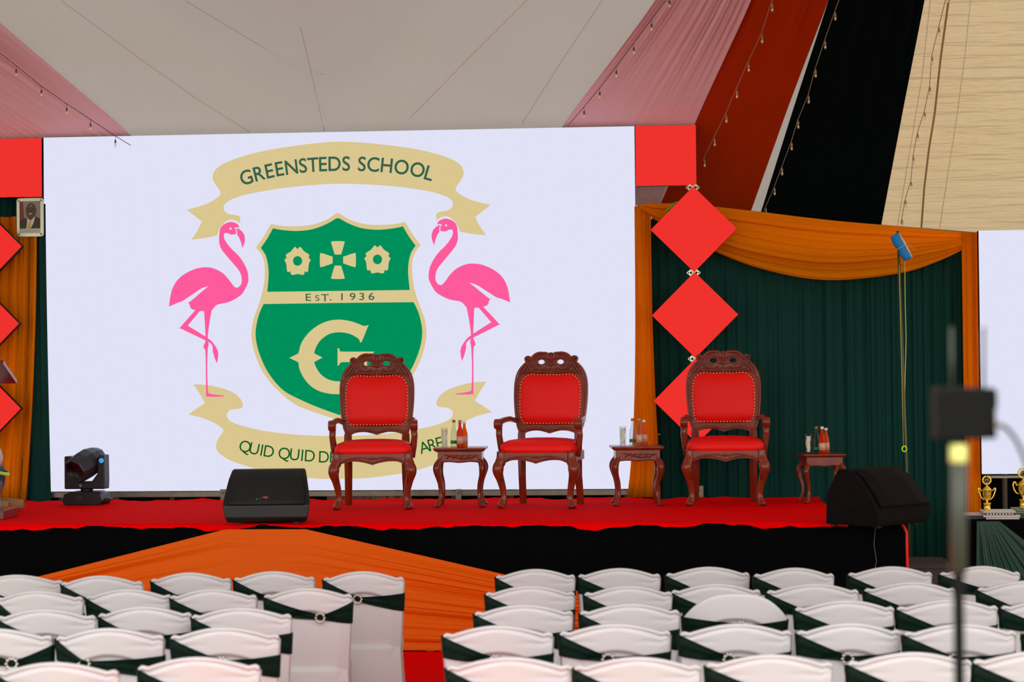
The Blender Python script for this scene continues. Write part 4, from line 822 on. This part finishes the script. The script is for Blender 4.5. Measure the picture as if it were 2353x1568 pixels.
for sy, hy in ((-1, -0.14), (1, 0.12)):
    hd = []; hp = Vector((-0.60, hy, 0.25)); J2 = [((-0.565, hy, 0.275), 0.03), (tuple(hp), 0.034)]; E2 = [(0, 1)]
    for k in range(4):
        bq = hp + Vector((-0.03, (k - 1.5) * 0.019, -0.01)); L_ = (0.05, 0.06, 0.056, 0.045)[k]
        J2 += [(tuple(bq), 0.009), (tuple(bq + Vector((-L_ * 0.6, 0, -L_ * 0.3))), 0.009), (tuple(bq + Vector((-L_ * 0.8, 0, -L_ * 0.8))), 0.0075)]; n_ = len(J2); E2 += [(1, n_ - 3), (n_ - 3, n_ - 2), (n_ - 2, n_ - 1)]
    J2 += [(tuple(hp + Vector((0, -sy * 0.035, 0))), 0.010), (tuple(hp + Vector((-0.035, -sy * 0.045, -0.015))), 0.009)]; n_ = len(J2); E2 += [(1, n_ - 2), (n_ - 2, n_ - 1)]
    skin('hand', J2, E2, 'skin', t)

# ------------------------------------------------------------------ framed portrait
c_ = onS(70, 500, S - 0.1); fw, fh = 0.115, 0.163
t = thing('framed_portrait', (c_.x, S - 0.1, c_.z - fh), 'framed portrait of a man in dark suit and yellow tie beside the crest screen', 'picture')
def rr(w_, h_, r_): return [(c_.x + sx * (w_ - r_) + r_ * math.cos(a), c_.z + sz * (h_ - r_) + r_ * math.sin(a)) for sx, sz, a0 in ((1, 1, 0), (-1, 1, 90), (-1, -1, 180), (1, -1, 270)) for a in [math.radians(a0 + k * 22.5) for k in range(5)]]
inn = [(c_.x + a, c_.z + b) for a, b in ((-0.09, -0.135), (0.09, -0.135), (0.09, 0.135), (-0.09, 0.135))]
mb = MB(); mb.poly(rr(fw, fh, 0.022), [inn[::-1]], S - 0.115, S - 0.10)
fr = mb.build('frame', 'alu', t, bevel=0.003)
for sx in (1, -1):
    for sz in (1, -1):
        mb = MB(); mb.poly([(c_.x + sx * 0.088, c_.z + sz * 0.133), (c_.x + sx * 0.108, c_.z + sz * 0.137), (c_.x + sx * 0.092, c_.z + sz * 0.155)], (), S - 0.118, S - 0.114); mb.build('corner_cap', 'steel', fr)
M['p_bg'] = mat('print_grey', (140, 140, 134)); M['p_sk'] = mat('print_skin', (92, 66, 44)); M['p_su'] = mat('print_suit', (66, 58, 52)); M['p_sh'] = mat('print_shirt', (208, 210, 194)); M['p_ti'] = mat('print_tie', (206, 166, 84)); M['p_fl'] = mat('print_red', (132, 58, 46)); M['p_dk'] = mat('print_dark', (52, 40, 30)); M['p_hi'] = mat('print_highlight', (140, 112, 88))
mb = MB(); X = lambda l: [(c_.x + (a - 920) / 13.07 * 16.43 / F, c_.z - (b - 785) / 13.07 * 16.43 / F) for a, b in l]
def pl(l, mi, y, n=4): o = spline(X(l), n); mb.poly(o, (), S - 0.1 - y, mi=mi)
mb.poly(inn, (), S - 0.101, mi=3); mb.poly(X([(597, 295), (1245, 295), (1245, 1125), (597, 1125)]), (), S - 0.102, mi=0)
mb.poly(X([(600, 310), (690, 300), (735, 830), (640, 850), (600, 830)]), (), S - 0.103, mi=5)
mb.poly(X([(597, 870), (640, 840), (820, 800), (930, 870), (1080, 745), (1230, 830), (1245, 850), (1245, 1125), (597, 1125)]), (), S - 0.104, mi=2)
mb.poly(X([(822, 800), (930, 880), (1082, 748), (1010, 980), (930, 1125), (790, 1125), (815, 960)]), (), S - 0.105, mi=3)
mb.poly(X([(900, 885), (955, 905), (925, 960), (925, 1125), (820, 1125), (850, 1000), (875, 930)]), (), S - 0.106, mi=4)
pl([(945, 340), (1040, 380), (1085, 470), (1110, 560), (1080, 700), (1010, 800), (930, 860), (850, 800), (800, 700), (778, 560), (805, 470), (850, 385)], 1, 0.0065)
pl([(940, 400), (1000, 420), (960, 460), (890, 450)], 7, 0.0075); pl([(885, 665), (930, 655), (970, 665), (955, 690), (905, 692)], 3, 0.0075); pl([(905, 590), (950, 590), (965, 620), (895, 620)], 6, 0.0075)
for ex in (865, 1010): pl([(ex - 35, 525), (ex, 510), (ex + 35, 525), (ex, 540)], 6, 0.0075)
for k, (x0, x1) in enumerate(((625, 1210), (700, 1140), (630, 1225))): mb.poly(X([(x0, 1163 + 32 * k), (x1, 1163 + 32 * k), (x1, 1171 + 32 * k), (x0, 1171 + 32 * k)]), (), S - 0.103, mi=0)
mb.build('print', ['p_bg', 'p_sk', 'p_su', 'p_sh', 'p_ti', 'p_fl', 'p_dk', 'p_hi'], t)

# ------------------------------------------------------------------ mast with the rolled blue cloth
t0 = onY(2063, 531, 15.7); b0 = onY(2083, 1066, 15.56); b0 = t0 + (b0 - t0) * (t0.z / (t0.z - b0.z)); b0.z = 0.005
t = thing('pole', b0, 'tall thin pole leaning before the green curtain with cords tied along it', 'pole', rot='world')
mb = MB(); mb.tube([b0, t0], 0.011, 8); mb.build('shaft', 'pole', t)
mb = MB(); mb.tube([onY(2083, 1040, 15.56), onY(2081, 1000, 15.57), onY(2079, 900, 15.6), onY(2082, 780, 15.62), onY(2080, 700, 15.63), onY(2079, 600, 15.65)], 0.0035, 6); mb.tube([onY(2076, 1030, 15.56), onY(2072, 850, 15.6), onY(2066, 610, 15.65)], 0.0025, 6); mb.build('cord', 'rope_y', t)
mb = MB(); cc = onY(2078, 1032, 15.55); mb.tube([cc + Vector((0.018 * math.cos(k * PI / 6), 0, 0.022 * math.sin(k * PI / 6))) for k in range(13)], 0.006, 6); mb.build('ring', 'lime', t)
a_, b_ = onY(2054, 540, 15.62), onY(2086, 596, 15.6)
t2 = thing('cloth_roll', b_, 'bright blue cloth rolled up and tied to the top of the pole', 'cloth', rot='world')
mb = MB(); pts = [a_.lerp(b_, k / 8) + Vector((0.004 * math.sin(k * 2), 0, 0)) for k in range(9)]; mb.tube(pts, [0.034, 0.039, 0.037, 0.040, 0.034, 0.031, 0.036, 0.036, 0.034], 14); mb.build('roll', 'bluec', t2)
mb = MB(); mb.tube([pts[0] + Vector((0.035, -0.01, 0.01)), pts[3] + Vector((0.038, -0.018, 0.008)), pts[8] + Vector((0.032, -0.01, 0.012))], [0.008, 0.010, 0.007], 6); mb.build('pale_edge', 'zebra', t2)
m_ = pts[4]; d_ = (b_ - a_).normalized(); n1 = d_.cross(Vector((0, 1, 0))).normalized()
mb = MB(); mb.tube([m_ + (n1 * math.cos(k * PI / 8) + Vector((0, 1, 0)) * math.sin(k * PI / 8)) * 0.038 for k in range(17)], 0.003, 5); mb.tube([m_ + Vector((0.03, -0.03, 0.01)), m_ + Vector((0.07, -0.03, 0.005)), m_ + Vector((0.10, -0.02, -0.03))], 0.0022, 5); mb.build('tie_cord', 'rope_y', t2)

# ------------------------------------------------------------------ trophy table
TZ = 0.80; tf = st(onZ(2240, 1196, TZ)); tu0 = tf.x - 0.02; ts = tf.y
t = thing('trophy_table', (tu0 + 1.0, ts + 0.3, 0), 'table in black cloth with a green drape below the blank white screen', 'table')
mb = MB(); mb.box((tu0 + 1.0, ts + 0.32, TZ - 0.012), (2.0, 0.64, 0.024)); mb.build('table_top', 'tableb', t)
mb = MB()
mb.grid(lambda a, b: Vector((tu0 + a * 2.0, ts - 0.008 - 0.012 * (1 - b) * (1 + nz(a * 60)), 0.004 + b * (TZ - 0.01))), 120, 4); mb.grid(lambda a, b: Vector((tu0 + 0.008 * nz(a * 20), ts + a * 0.64, 0.004 + b * (TZ - 0.01))), 20, 2)
mb.build('tablecloth', 'tableb', t)
def gd(a, b):
    th = math.radians(-2 + 58 * a); L_ = min(0.76 / max(0.001, math.cos(th)), 1.9)
    return Vector((tu0 + 0.03 + math.sin(th) * L_ * b + 0.16 * a * (1 - b), ts - 0.026 - (0.018 + 0.018 * nz(a * 34, 2)) * min(1, b * 2.5), TZ - 0.006 - math.cos(th) * L_ * b))
mb = MB(); mb.grid(gd, 110, 12); mb.build('green_drape', 'tableg', t)
def book(cx, s_, z, w_, d_, h_, k, lb, rz=0.0, par=None):
    t = thing('book', wo((cx, s_, z)), lb, 'book', 'books and albums on the trophy table', rot=rz - YAW)
    mb = MB(); mb.box((0, 0, 0.0015), (w_, d_, 0.003)); mb.box((0, 0, h_ - 0.0015), (w_, d_, 0.003)); mb.box((0, -d_ / 2 + 0.002, h_ / 2), (w_, 0.004, h_)); mb.build('cover', k, t)
    mb = MB(); mb.box((0, 0.003, h_ / 2), (w_ - 0.01, d_ - 0.01, h_ - 0.007)); mb.build('pages', 'tissue', t)
    if 'striped' in lb:
        mb = MB(); [mb.poly([(-w_ / 2 + 0.012 + q_ * 0.022, 0.002), (-w_ / 2 + 0.024 + q_ * 0.022, 0.002), (-w_ / 2 + 0.020 + q_ * 0.022, h_ - 0.002), (-w_ / 2 + 0.008 + q_ * 0.022, h_ - 0.002)], (), -d_ / 2 - 0.001) for q_ in range(9)]; mb.build('stripes', 'zebra', t)
    return z + h_ + 0.0005
def uo(px, s_): return onS(px, 1185, s_).x
z = TZ + 0.001; s1 = ts + 0.16
z = book(uo(2299, s1), s1, z, 0.235, 0.20, 0.015, 'zebra', 'lowest pale album in the stack under the small trophy')
z = book(uo(2296, s1), s1, z, 0.262, 0.21, 0.015, 'zebra', 'second lowest pale album in the stack under the small trophy', 0.02)
z = book(uo(2294, s1), s1, z, 0.215, 0.20, 0.016, 'darkcover', 'dark striped album in the stack under the small trophy')
M_s = z
z = book(uo(2292, s1), s1, z, 0.232, 0.21, 0.013, 'zebra', 'topmost pale album under the small trophy', -0.02)
zt1 = z
z2 = TZ + 0.001; s2 = ts + 0.2
z2 = book(uo(2243, s2), s2, z2, 0.17, 0.2, 0.012, 'darkcover', 'lowest dark album at the left corner of the trophy table', 0.1)
z2 = book(uo(2238, s2), s2, z2, 0.18, 0.2, 0.014, 'darkcover', 'second dark album at the left corner of the trophy table', -0.05)
z2 = book(uo(2235, s2), s2, z2, 0.19, 0.22, 0.008, 'zebra', 'pale flat album on top at the left corner of the trophy table', 0.0)
z3 = TZ + 0.001; s3 = ts + 0.25
for k, (lb, kk) in enumerate((('lowest dark album under the large trophy', 'darkcover'), ('second dark album under the large trophy', 'darkcover'), ('green album under the large trophy', 'purple'), ('topmost purple and green album under the large trophy', 'purple'))):
    z3 = book(uo(2357, s3) + 0.01 * (k % 2), s3, z3, 0.20, 0.2, 0.017, kk, lb, 0.04 * (k - 1))
def trophy(px, s_, z, sc, label, curl):
    t = thing('trophy', wo((onS(px, 1150, s_).x, s_, z)), label, 'trophy', 'gold cups on the trophy table', rot=-YAW); t.scale = (sc,) * 3
    mb = MB(); mb.lathe([(0.03, 0), (0.03, 0.006), (0.026, 0.01), (0.026, 0.045), (0.03, 0.05), (0.03, 0.054)], 14); mb.build('base', 'gold', t)
    mb = MB(); mb.lathe([(0.012, 0.054), (0.008, 0.066), (0.012, 0.07), (0.028, 0.095), (0.034, 0.125), (0.033, 0.150), (0.036, 0.153), (0.034, 0.157), (0.025, 0.168), (0.012, 0.178), (0.006, 0.188), (0.005, 0.194)], 20); mb.build('cup', 'gold', t)
    for sg in (1, -1):
        pts = [(0.034, 0.145), (0.046, 0.152), (0.058, 0.166), (0.064, 0.155), (0.056, 0.125), (0.045, 0.10), (0.034, 0.088), (0.022, 0.075)] if not curl else [(0.034, 0.15), (0.046, 0.148), (0.048, 0.162), (0.058, 0.168), (0.066, 0.15), (0.060, 0.12), (0.047, 0.10), (0.032, 0.09)]
        q = spline(pts, 4, False); mb = MB(); mb.tube([Vector((sg * x, 0, z_)) for x, z_ in q], [0.0035 + 0.0025 * math.sin(PI * i / len(q)) for i in range(len(q))], 6); mb.build('handle', 'gold', t)
    mb = MB(); cz = 0.226
    for k in range(22):
        a = math.radians(-250 + k * 320 / 21); mb.ball((0.031 * math.cos(a), 0, cz + 0.031 * math.sin(a)), 0.0065, 6, sc=(1, 0.5, 1))
    mb.tube([Vector((0.027 * math.cos(2 * PI * k / 20), 0, cz + 0.027 * math.sin(2 * PI * k / 20))) for k in range(21)], 0.004, 6)
    w_ = mb.build('wreath', 'gold', t)
    mb = MB(); mb.lathe([(0.019, -0.003), (0.019, 0.003), (0.0001, 0.003)], 16, (0, -0.002, cz - 0.002), 0, R=Matrix.Rotation(PI / 2, 3, 'X')); mb.lathe([(0.006, 0.0), (0.006, 0.005), (0.0001, 0.005)], 8, (0, -0.002, cz - 0.002), 1, R=Matrix.Rotation(PI / 2, 3, 'X')); mb.tube([(0, 0, 0.19), (0, 0, 0.21)], 0.005, 6, 2); mb.build('medallion', ['steel', 'black', 'gold'], w_)
trophy(2268, s1, zt1, 0.96, 'small gold trophy cup with wreath on the pale album stack', False)
trophy(2352, s3, z3, 1.12, 'large gold trophy cup with wreath at the right edge of the photo', True)

# ------------------------------------------------------------------ covered chairs of the audience
CT = 0.85
def ztop(u, round_):
    a = abs(u)
    if round_: return CT - 0.10 * max(0, (a - 0.15) / 0.85) ** 2.3 - 0.01 * a
    b = min(1, a / 0.84); z = CT - 0.040 * b ** 2.0 * (1.28 - 0.28 * b)
    if a > 0.84: z += 0.005 * math.sin((a - 0.84) / 0.16 * PI * 0.8) - 0.007 * max(0, (a - 0.95) / 0.05) ** 2
    return z
def hw(z): return 0.196 + 0.028 * max(0, min(1, (z - 0.40) / 0.42))
def ymid(u, z): return -0.185 - 0.17 * max(0, z - 0.42) + 0.045 * u * u
def rear(u, z, round_=False, off=0.0):            # rear skin of the backrest
    d = 0.0
    arc = ztop(u, round_) - 0.105 - 0.03 * u * u
    if abs(u) < 0.72:
        k = max(0, min(1, (arc - z) / 0.022)); d += 0.020 * k * k * (3 - 2 * k) * max(0, 1 - (abs(u) / 0.72) ** 4)
    # drawn folds running in from the ears
    if not round_:
        zt = ztop(u, round_); e = zt - z
        d += 0.012 * math.exp(-((e - 0.016 - 0.006 * abs(u)) / 0.007) ** 2) * min(1, 0.35 + abs(u)) + 0.007 * math.exp(-((e - 0.045 - 0.05 * (0.8 - abs(u))) / 0.010) ** 2) * max(0, abs(u) - 0.2)
    return ymid(u, z) - 0.019 + d - off
def make_cover(round_):
    mb = MB(); NU = 36; rows = [('r', k / 20) for k in range(21)]
    vs = []
    Z0 = 0.30
    def P(u, kind, k):
        zt = ztop(u, round_); x = u * hw(zt if kind != 'r' else Z0 + (zt - 0.012 - Z0) * k)
        if kind == 'r': z = Z0 + (zt - 0.012 - Z0) * k; return Vector((u * hw(z), rear(u, z, round_), z))
        if kind == 't': th = k * PI; return Vector((u * hw(zt), ymid(u, zt) - 0.019 * math.cos(th) , zt - 0.012 + 0.012 * math.sin(th)))
        z = Z0 + (zt - 0.012 - Z0) * (1 - k); return Vector((u * hw(z), ymid(u, z) + 0.019, z))
    KS = [0.72 * k / 8 for k in range(8)] + [0.72 + 0.28 * k / 40 for k in range(41)]; NR = len(KS)
    rws = [('r', k) for k in KS] + [('t', k / 6) for k in range(1, 7)] + [('f', k / 12) for k in range(1, 13)]
    us = [-1 + 2 * i / NU for i in range(NU + 1)]
    # round the two side edges off by pulling the outermost columns in
    V = [[P(u, a, k) for u in us] for a, k in rws]
    n = NU + 1
    mb.add([p for row in V for p in row], [(j * n + i, j * n + i + 1, (j + 1) * n + i + 1, (j + 1) * n + i) for j in range(len(V) - 1) for i in range(NU)], 0, True)
    m = 35                                       # close the sides between rear and front skin
    for col in (0, NU):
        side = []
        for j in range(NR):
            a = V[j][col]; z = a.z; b = Vector((a.x, ymid(1, z) + 0.019, z)); side.append([a, (a + b) / 2 + Vector((math.copysign(0.008, a.x), 0, 0)), b])
        mb.add([p for r_ in side for p in r_], [(j * 3 + i, (j + 1) * 3 + i, (j + 1) * 3 + i + 1, j * 3 + i + 1) for j in range(NR - 1) for i in range(2)], 0, True)
    # seat and skirt
    def sk(a, b):
        th = a * 2 * PI; k = lambda v: math.copysign(abs(v) ** 0.4, v); x, y = k(math.cos(th)), k(math.sin(th))
        pr = [(1.10, 0.0), (1.05, 0.12), (0.99, 0.28), (0.97, 0.38), (1.0, 0.43), (0.97, 0.455), (0.6, 0.462), (0.0, 0.462)]
        i = int(round(b * 7)); sc, z = pr[i]; f = 1 + (0.02 * math.cos(4 * th) if z < 0.3 else 0)
        return Vector((x * 0.195 * sc * f, y * 0.225 * sc * f + 0.02, z))
    mb.grid(sk, 48, 7, closeu=True)
    # lower back panel, drawn tight from the backrest down to the rear feet
    mb.grid(lambda a, b: Vector(((2 * a - 1) * (0.196 + 0.034 * (1 - b)), -0.20 - 0.035 * (1 - b) + 0.03 * (2 * a - 1) ** 2 - (0.0 if b < 1 else 0), b * 0.44 + 0.002)), 20, 8)
    return mb
def sash_mesh(bu, round_):
    bz = 0.702
    def edge(u, up):                              # upper and lower edge of the sash across the back
        if u <= bu:
            k = (u + 1) / (bu + 1); lo, hi = (0.712, ztop(-1, round_) - 0.004) if not round_ else (0.66, 0.745)
            return (hi + (bz + 0.014 - hi) * k ** 0.92) if up else (lo + (bz - 0.012 - lo) * k ** 0.8)
        k = (u - bu) / (1 - bu); 
        if bu > 0.2: return (bz + 0.014 + 0.058 * k ** 1.3) if up else (bz - 0.012 - 0.022 * k)
        return (bz + 0.010 + 0.016 * k ** 1.5) if up else (bz - 0.012 - 0.058 * k ** 0.8)
    mb = MB()
    mb.grid(lambda a, b: (lambda u: (lambda z: Vector((u * (hw(z) + 0.002), rear(u, z, round_) - 0.007 - 0.003 * math.sin(b * 12 + a * 4), z)))(edge(u, False) * (1 - b) + edge(u, True) * b))(-1 + 2 * a), 40, 6)
    for sg in (-1, 1):
        e0, e1 = edge(sg * 1.0, False), edge(sg * 1.0, True)
        mb.grid(lambda a, b: (lambda z: Vector((sg * (hw(z) + 0.002 + 0.010 * math.sin(PI * a)), rear(sg, z, round_) - 0.007 + a * 0.055, z)))(e0 * (1 - b) + e1 * b), 6, 4)
    mb.grid(lambda a, b: (lambda u: (lambda z: Vector((u * (hw(z) + 0.002), ymid(u, z) + 0.026, z)))(0.70 + 0.08 * b))(-1 + 2 * a), 20, 2)
    return mb
def buckle_mesh(bu, round_):
    mb = MB(); bz = 0.702; y = rear(bu, bz, round_) - 0.016; x = bu * hw(bz)
    for k in range(10):
        a = 2 * PI * k / 10; mb.ball((x + 0.024 * math.cos(a), y, bz + 0.024 * math.sin(a)), 0.0062, 6)
    mb.tube([Vector((x + 0.020 * math.cos(2 * PI * k / 16), y, bz + 0.020 * math.sin(2 * PI * k / 16))) for k in range(17)], 0.004, 6)
    return mb
PROTO = {}
def proto(kind):
    if kind in PROTO: return PROTO[kind]
    bu, round_ = {'a': (-0.14, False), 'b': (0.30, False), 'c': (-0.48, False), 'd': (-0.05, False), 'r': (0.1, True)}[kind]
    t = thing('covered_chair', (0, 0, 0), 'x', 'chair', 'covered audience chairs', rot=0.0)
    o = make_cover(round_).build('cover', 'white', t)
    s_ = sash_mesh(bu, round_).build('sash', 'sash', t)
    buckle_mesh(bu, round_).build('buckle', 'silver', s_)
    PROTO[kind] = [t, False]; return PROTO[kind]
hz = lambda x: 868 - (x - 1176.5) * 0.00925
ROWS = {
 ('right', 1): [(1135, 1318, 1307, 'a'), (1325, 1515, 1305, 'd'), (1525, 1718, 1302, 'a'), (1733, 1912, 1304, 'd'), (1945, 2139, 1301, 'a'), (2160, 2340, 1300, 'b')],
 ('right', 2): [(1112, 1318, 1345, 'd'), (1337, 1540, 1345, 'a'), (1540, 1746, 1340, 'd'), (1758, 1970, 1340, 'a'), (1985, 2195, 1336, 'd'), (2246, 2448, 1334, 'a')],
 ('right', 3): [(1084, 1312, 1388, 'd'), (1325, 1555, 1386, 'a'), (1562, 1812, 1361, 'r'), (1824, 2053, 1378, 'd'), (2056, 2290, 1376, 'a'), (2294, 2520, 1374, 'd')],
 ('right', 4): [(1010, 1265, 1436, 'd'), (1280, 1537, 1432, 'a'), (1553, 1812, 1432, 'a'), (1830, 2068, 1430, 'd'), (2070, 2330, 1432, 'a'), (2350, 2600, 1430, 'd')],
 ('right', 5): [(1020, 1312, 1508, 'a'), (1315, 1607, 1508, 'a'), (1618, 1910, 1502, 'd'), (1940, 2228, 1497, 'a'), (2235, 2520, 1494, 'a')],
 ('left', 1): [(-68, 137, 1320, 'd'), (132, 320, 1322, 'a'), (340, 525, 1315, 'a'), (530, 717, 1312, 'a'), (738, 925, 1312, 'a')],
 ('left', 2): [(-18, 186, 1356, 'c'), (192, 388, 1352, 'a'), (388, 577, 1352, 'd'), (600, 803, 1350, 'b')],
 ('left', 3): [(-16, 213, 1398, 'd'), (222, 427, 1392, 'a'), (432, 663, 1395, 'd')],
 ('left', 4): [(-140, 113, 1443, 'b'), (118, 366, 1442, 'c'), (382, 633, 1440, 'd')],
 ('left', 5): [(-22, 265, 1520, 'd'), (306, 588, 1508, 'd')],
}
ORD = ['first', 'second', 'third', 'fourth', 'fifth', 'sixth', 'seventh']
RN = {1: 'row nearest the stage', 2: 'second row from stage', 3: 'third row from stage', 4: 'fourth row from stage', 5: 'fifth row from stage'}
for (side, rw), L in ROWS.items():
    n = len(L)
    for i, (x0, x1, yt, kd) in enumerate(L):
        xc = (x0 + x1) / 2; px_s = (yt - hz(xc)) / (CAMZ - CT); w_px = (x1 - x0)
        Yt = F / px_s                              # distance of the top edge
        zoff = 0.0
        if kd == 'r': px_s = (1378 - hz(xc)) / (CAMZ - CT); Yt = F / px_s
        wsc = max(0.93, min(1.06, w_px / px_s / 0.452))
        X = (xc - 1176.5) / F * Yt
        pr = proto(kd); ai = i if side == 'right' else n - 1 - i
        lb = 'white covered chair, green sash, %s from aisle, %s, %s block' % (ORD[ai], RN[rw], side)
        if kd == 'r': lb = 'white covered chair with a taller rounded back, third row, right block'
        loc = Vector((X, Yt + 0.258, 0.0)); rz = math.radians(random.uniform(-1.5, 1.5))
        if not pr[1]: pr[1] = True; o = pr[0]; o.location = loc; o.rotation_euler = (0, 0, rz); o['label'] = lb
        else: o = dup(pr[0], loc, rz, lb)
        o.scale = (wsc, 1, 1.0 if kd != 'r' else 1.035)

# aisle carpet
mb = MB(); mb.grid(lambda a, b: Vector((-1.35 + a * 1.6, 3.0 + b * 10.62, 0.006 + 0.002 * nz(a * 9 + b * 40))), 12, 60)
tag(mb.build('aisle_carpet', 'carpet2', base=(-0.5, 8, 0), solid=0.004), 'bright red carpet strip on the ground along the aisle', 'carpet')

# ------------------------------------------------------------------ out of focus stand close to the camera
YS = 3.0; Q = lambda x, y, d=0.0: onY(x, y, YS + d)
base_ = Q(2200, 1568); ft = Vector((base_.x, YS, 0))
t = thing('equipment_stand', ft, 'grey metal stand with black clamp box, blurred in the right foreground', 'stand', rot='world')
mb = MB(); mb.tube([Q(2203, 1015), Q(2202, 1318)], 0.0125, 14); mb.build('upper_tube', 'stand', t)
mb = MB(); mb.tube([Q(2202, 1300), Vector((ft.x, YS, 0.16))], 0.0085, 12); mb.build('lower_tube', 'standb', t)
mb = MB(); mb.tube([Q(2202, 1020), Q(2202, 1064)], 0.0135, 14); tag(mb.build('tape_band', 'tagy', t), 'pale yellow tape band', None)
mb = MB(); c_ = Q(2203, 950); mb.box(c_, (0.075, 0.05, 0.078)); mb.box(Q(2262, 945), (0.028, 0.035, 0.07)); mb.box(Q(2277, 918), (0.014, 0.03, 0.030)); mb.box(Q(2268, 998), (0.024, 0.03, 0.014)); mb.box(Q(2164, 950), (0.012, 0.03, 0.05)); mb.build('clamp_box', 'standb', t, bevel=0.004)
for x0, xx, h_ in ((2187, 2186, 752), (2259, 2260, 752)):
    mb = MB(); mb.tube([Q(x0, 900, 0.02), Q(xx, h_, 0.02)], 0.0026, 8); mb.build('antenna', 'stand', t)
mb = MB(); mb.tube([Q(2272, 978), Q(2290, 976)], 0.006, 10); mb.build('plug', 'brassy', t)
for k in range(3):
    a = 2 * PI * k / 3 + 0.9; mb = MB(); mb.tube([Vector((ft.x, YS, 0.30)), Vector((ft.x + 0.38 * math.cos(a), YS + 0.38 * math.sin(a), 0.012))], 0.009, 8); mb.ball((ft.x + 0.38 * math.cos(a), YS + 0.38 * math.sin(a), 0.012), 0.012, 8); mb.build('leg', 'standb', t)
P_ = [Q(2288, 977), Q(2308, 982), Q(2330, 1005), Q(2350, 1045), Q(2366, 1100), Q(2378, 1200), Q(2384, 1400)]; P_.append(Vector((P_[-1].x + 0.02, YS, 0.006)))
pp = []
for i in range(len(P_) - 1):
    for k in range(4):
        a, b, c2, d = P_[max(0, i - 1)], P_[i], P_[i + 1], P_[min(len(P_) - 1, i + 2)]; f = k / 4
        pp.append(0.5 * (2 * b + (c2 - a) * f + (2 * a - 5 * b + 4 * c2 - d) * f * f + (3 * b - a - 3 * c2 + d) * f ** 3))
pp.append(P_[-1]); mb = MB(); mb.tube(pp, 0.003, 8)
tag(mb.build('signal_cable', 'standb', base=P_[-1]), 'dark curved cable leaving the blurred stand towards the right', 'cable')
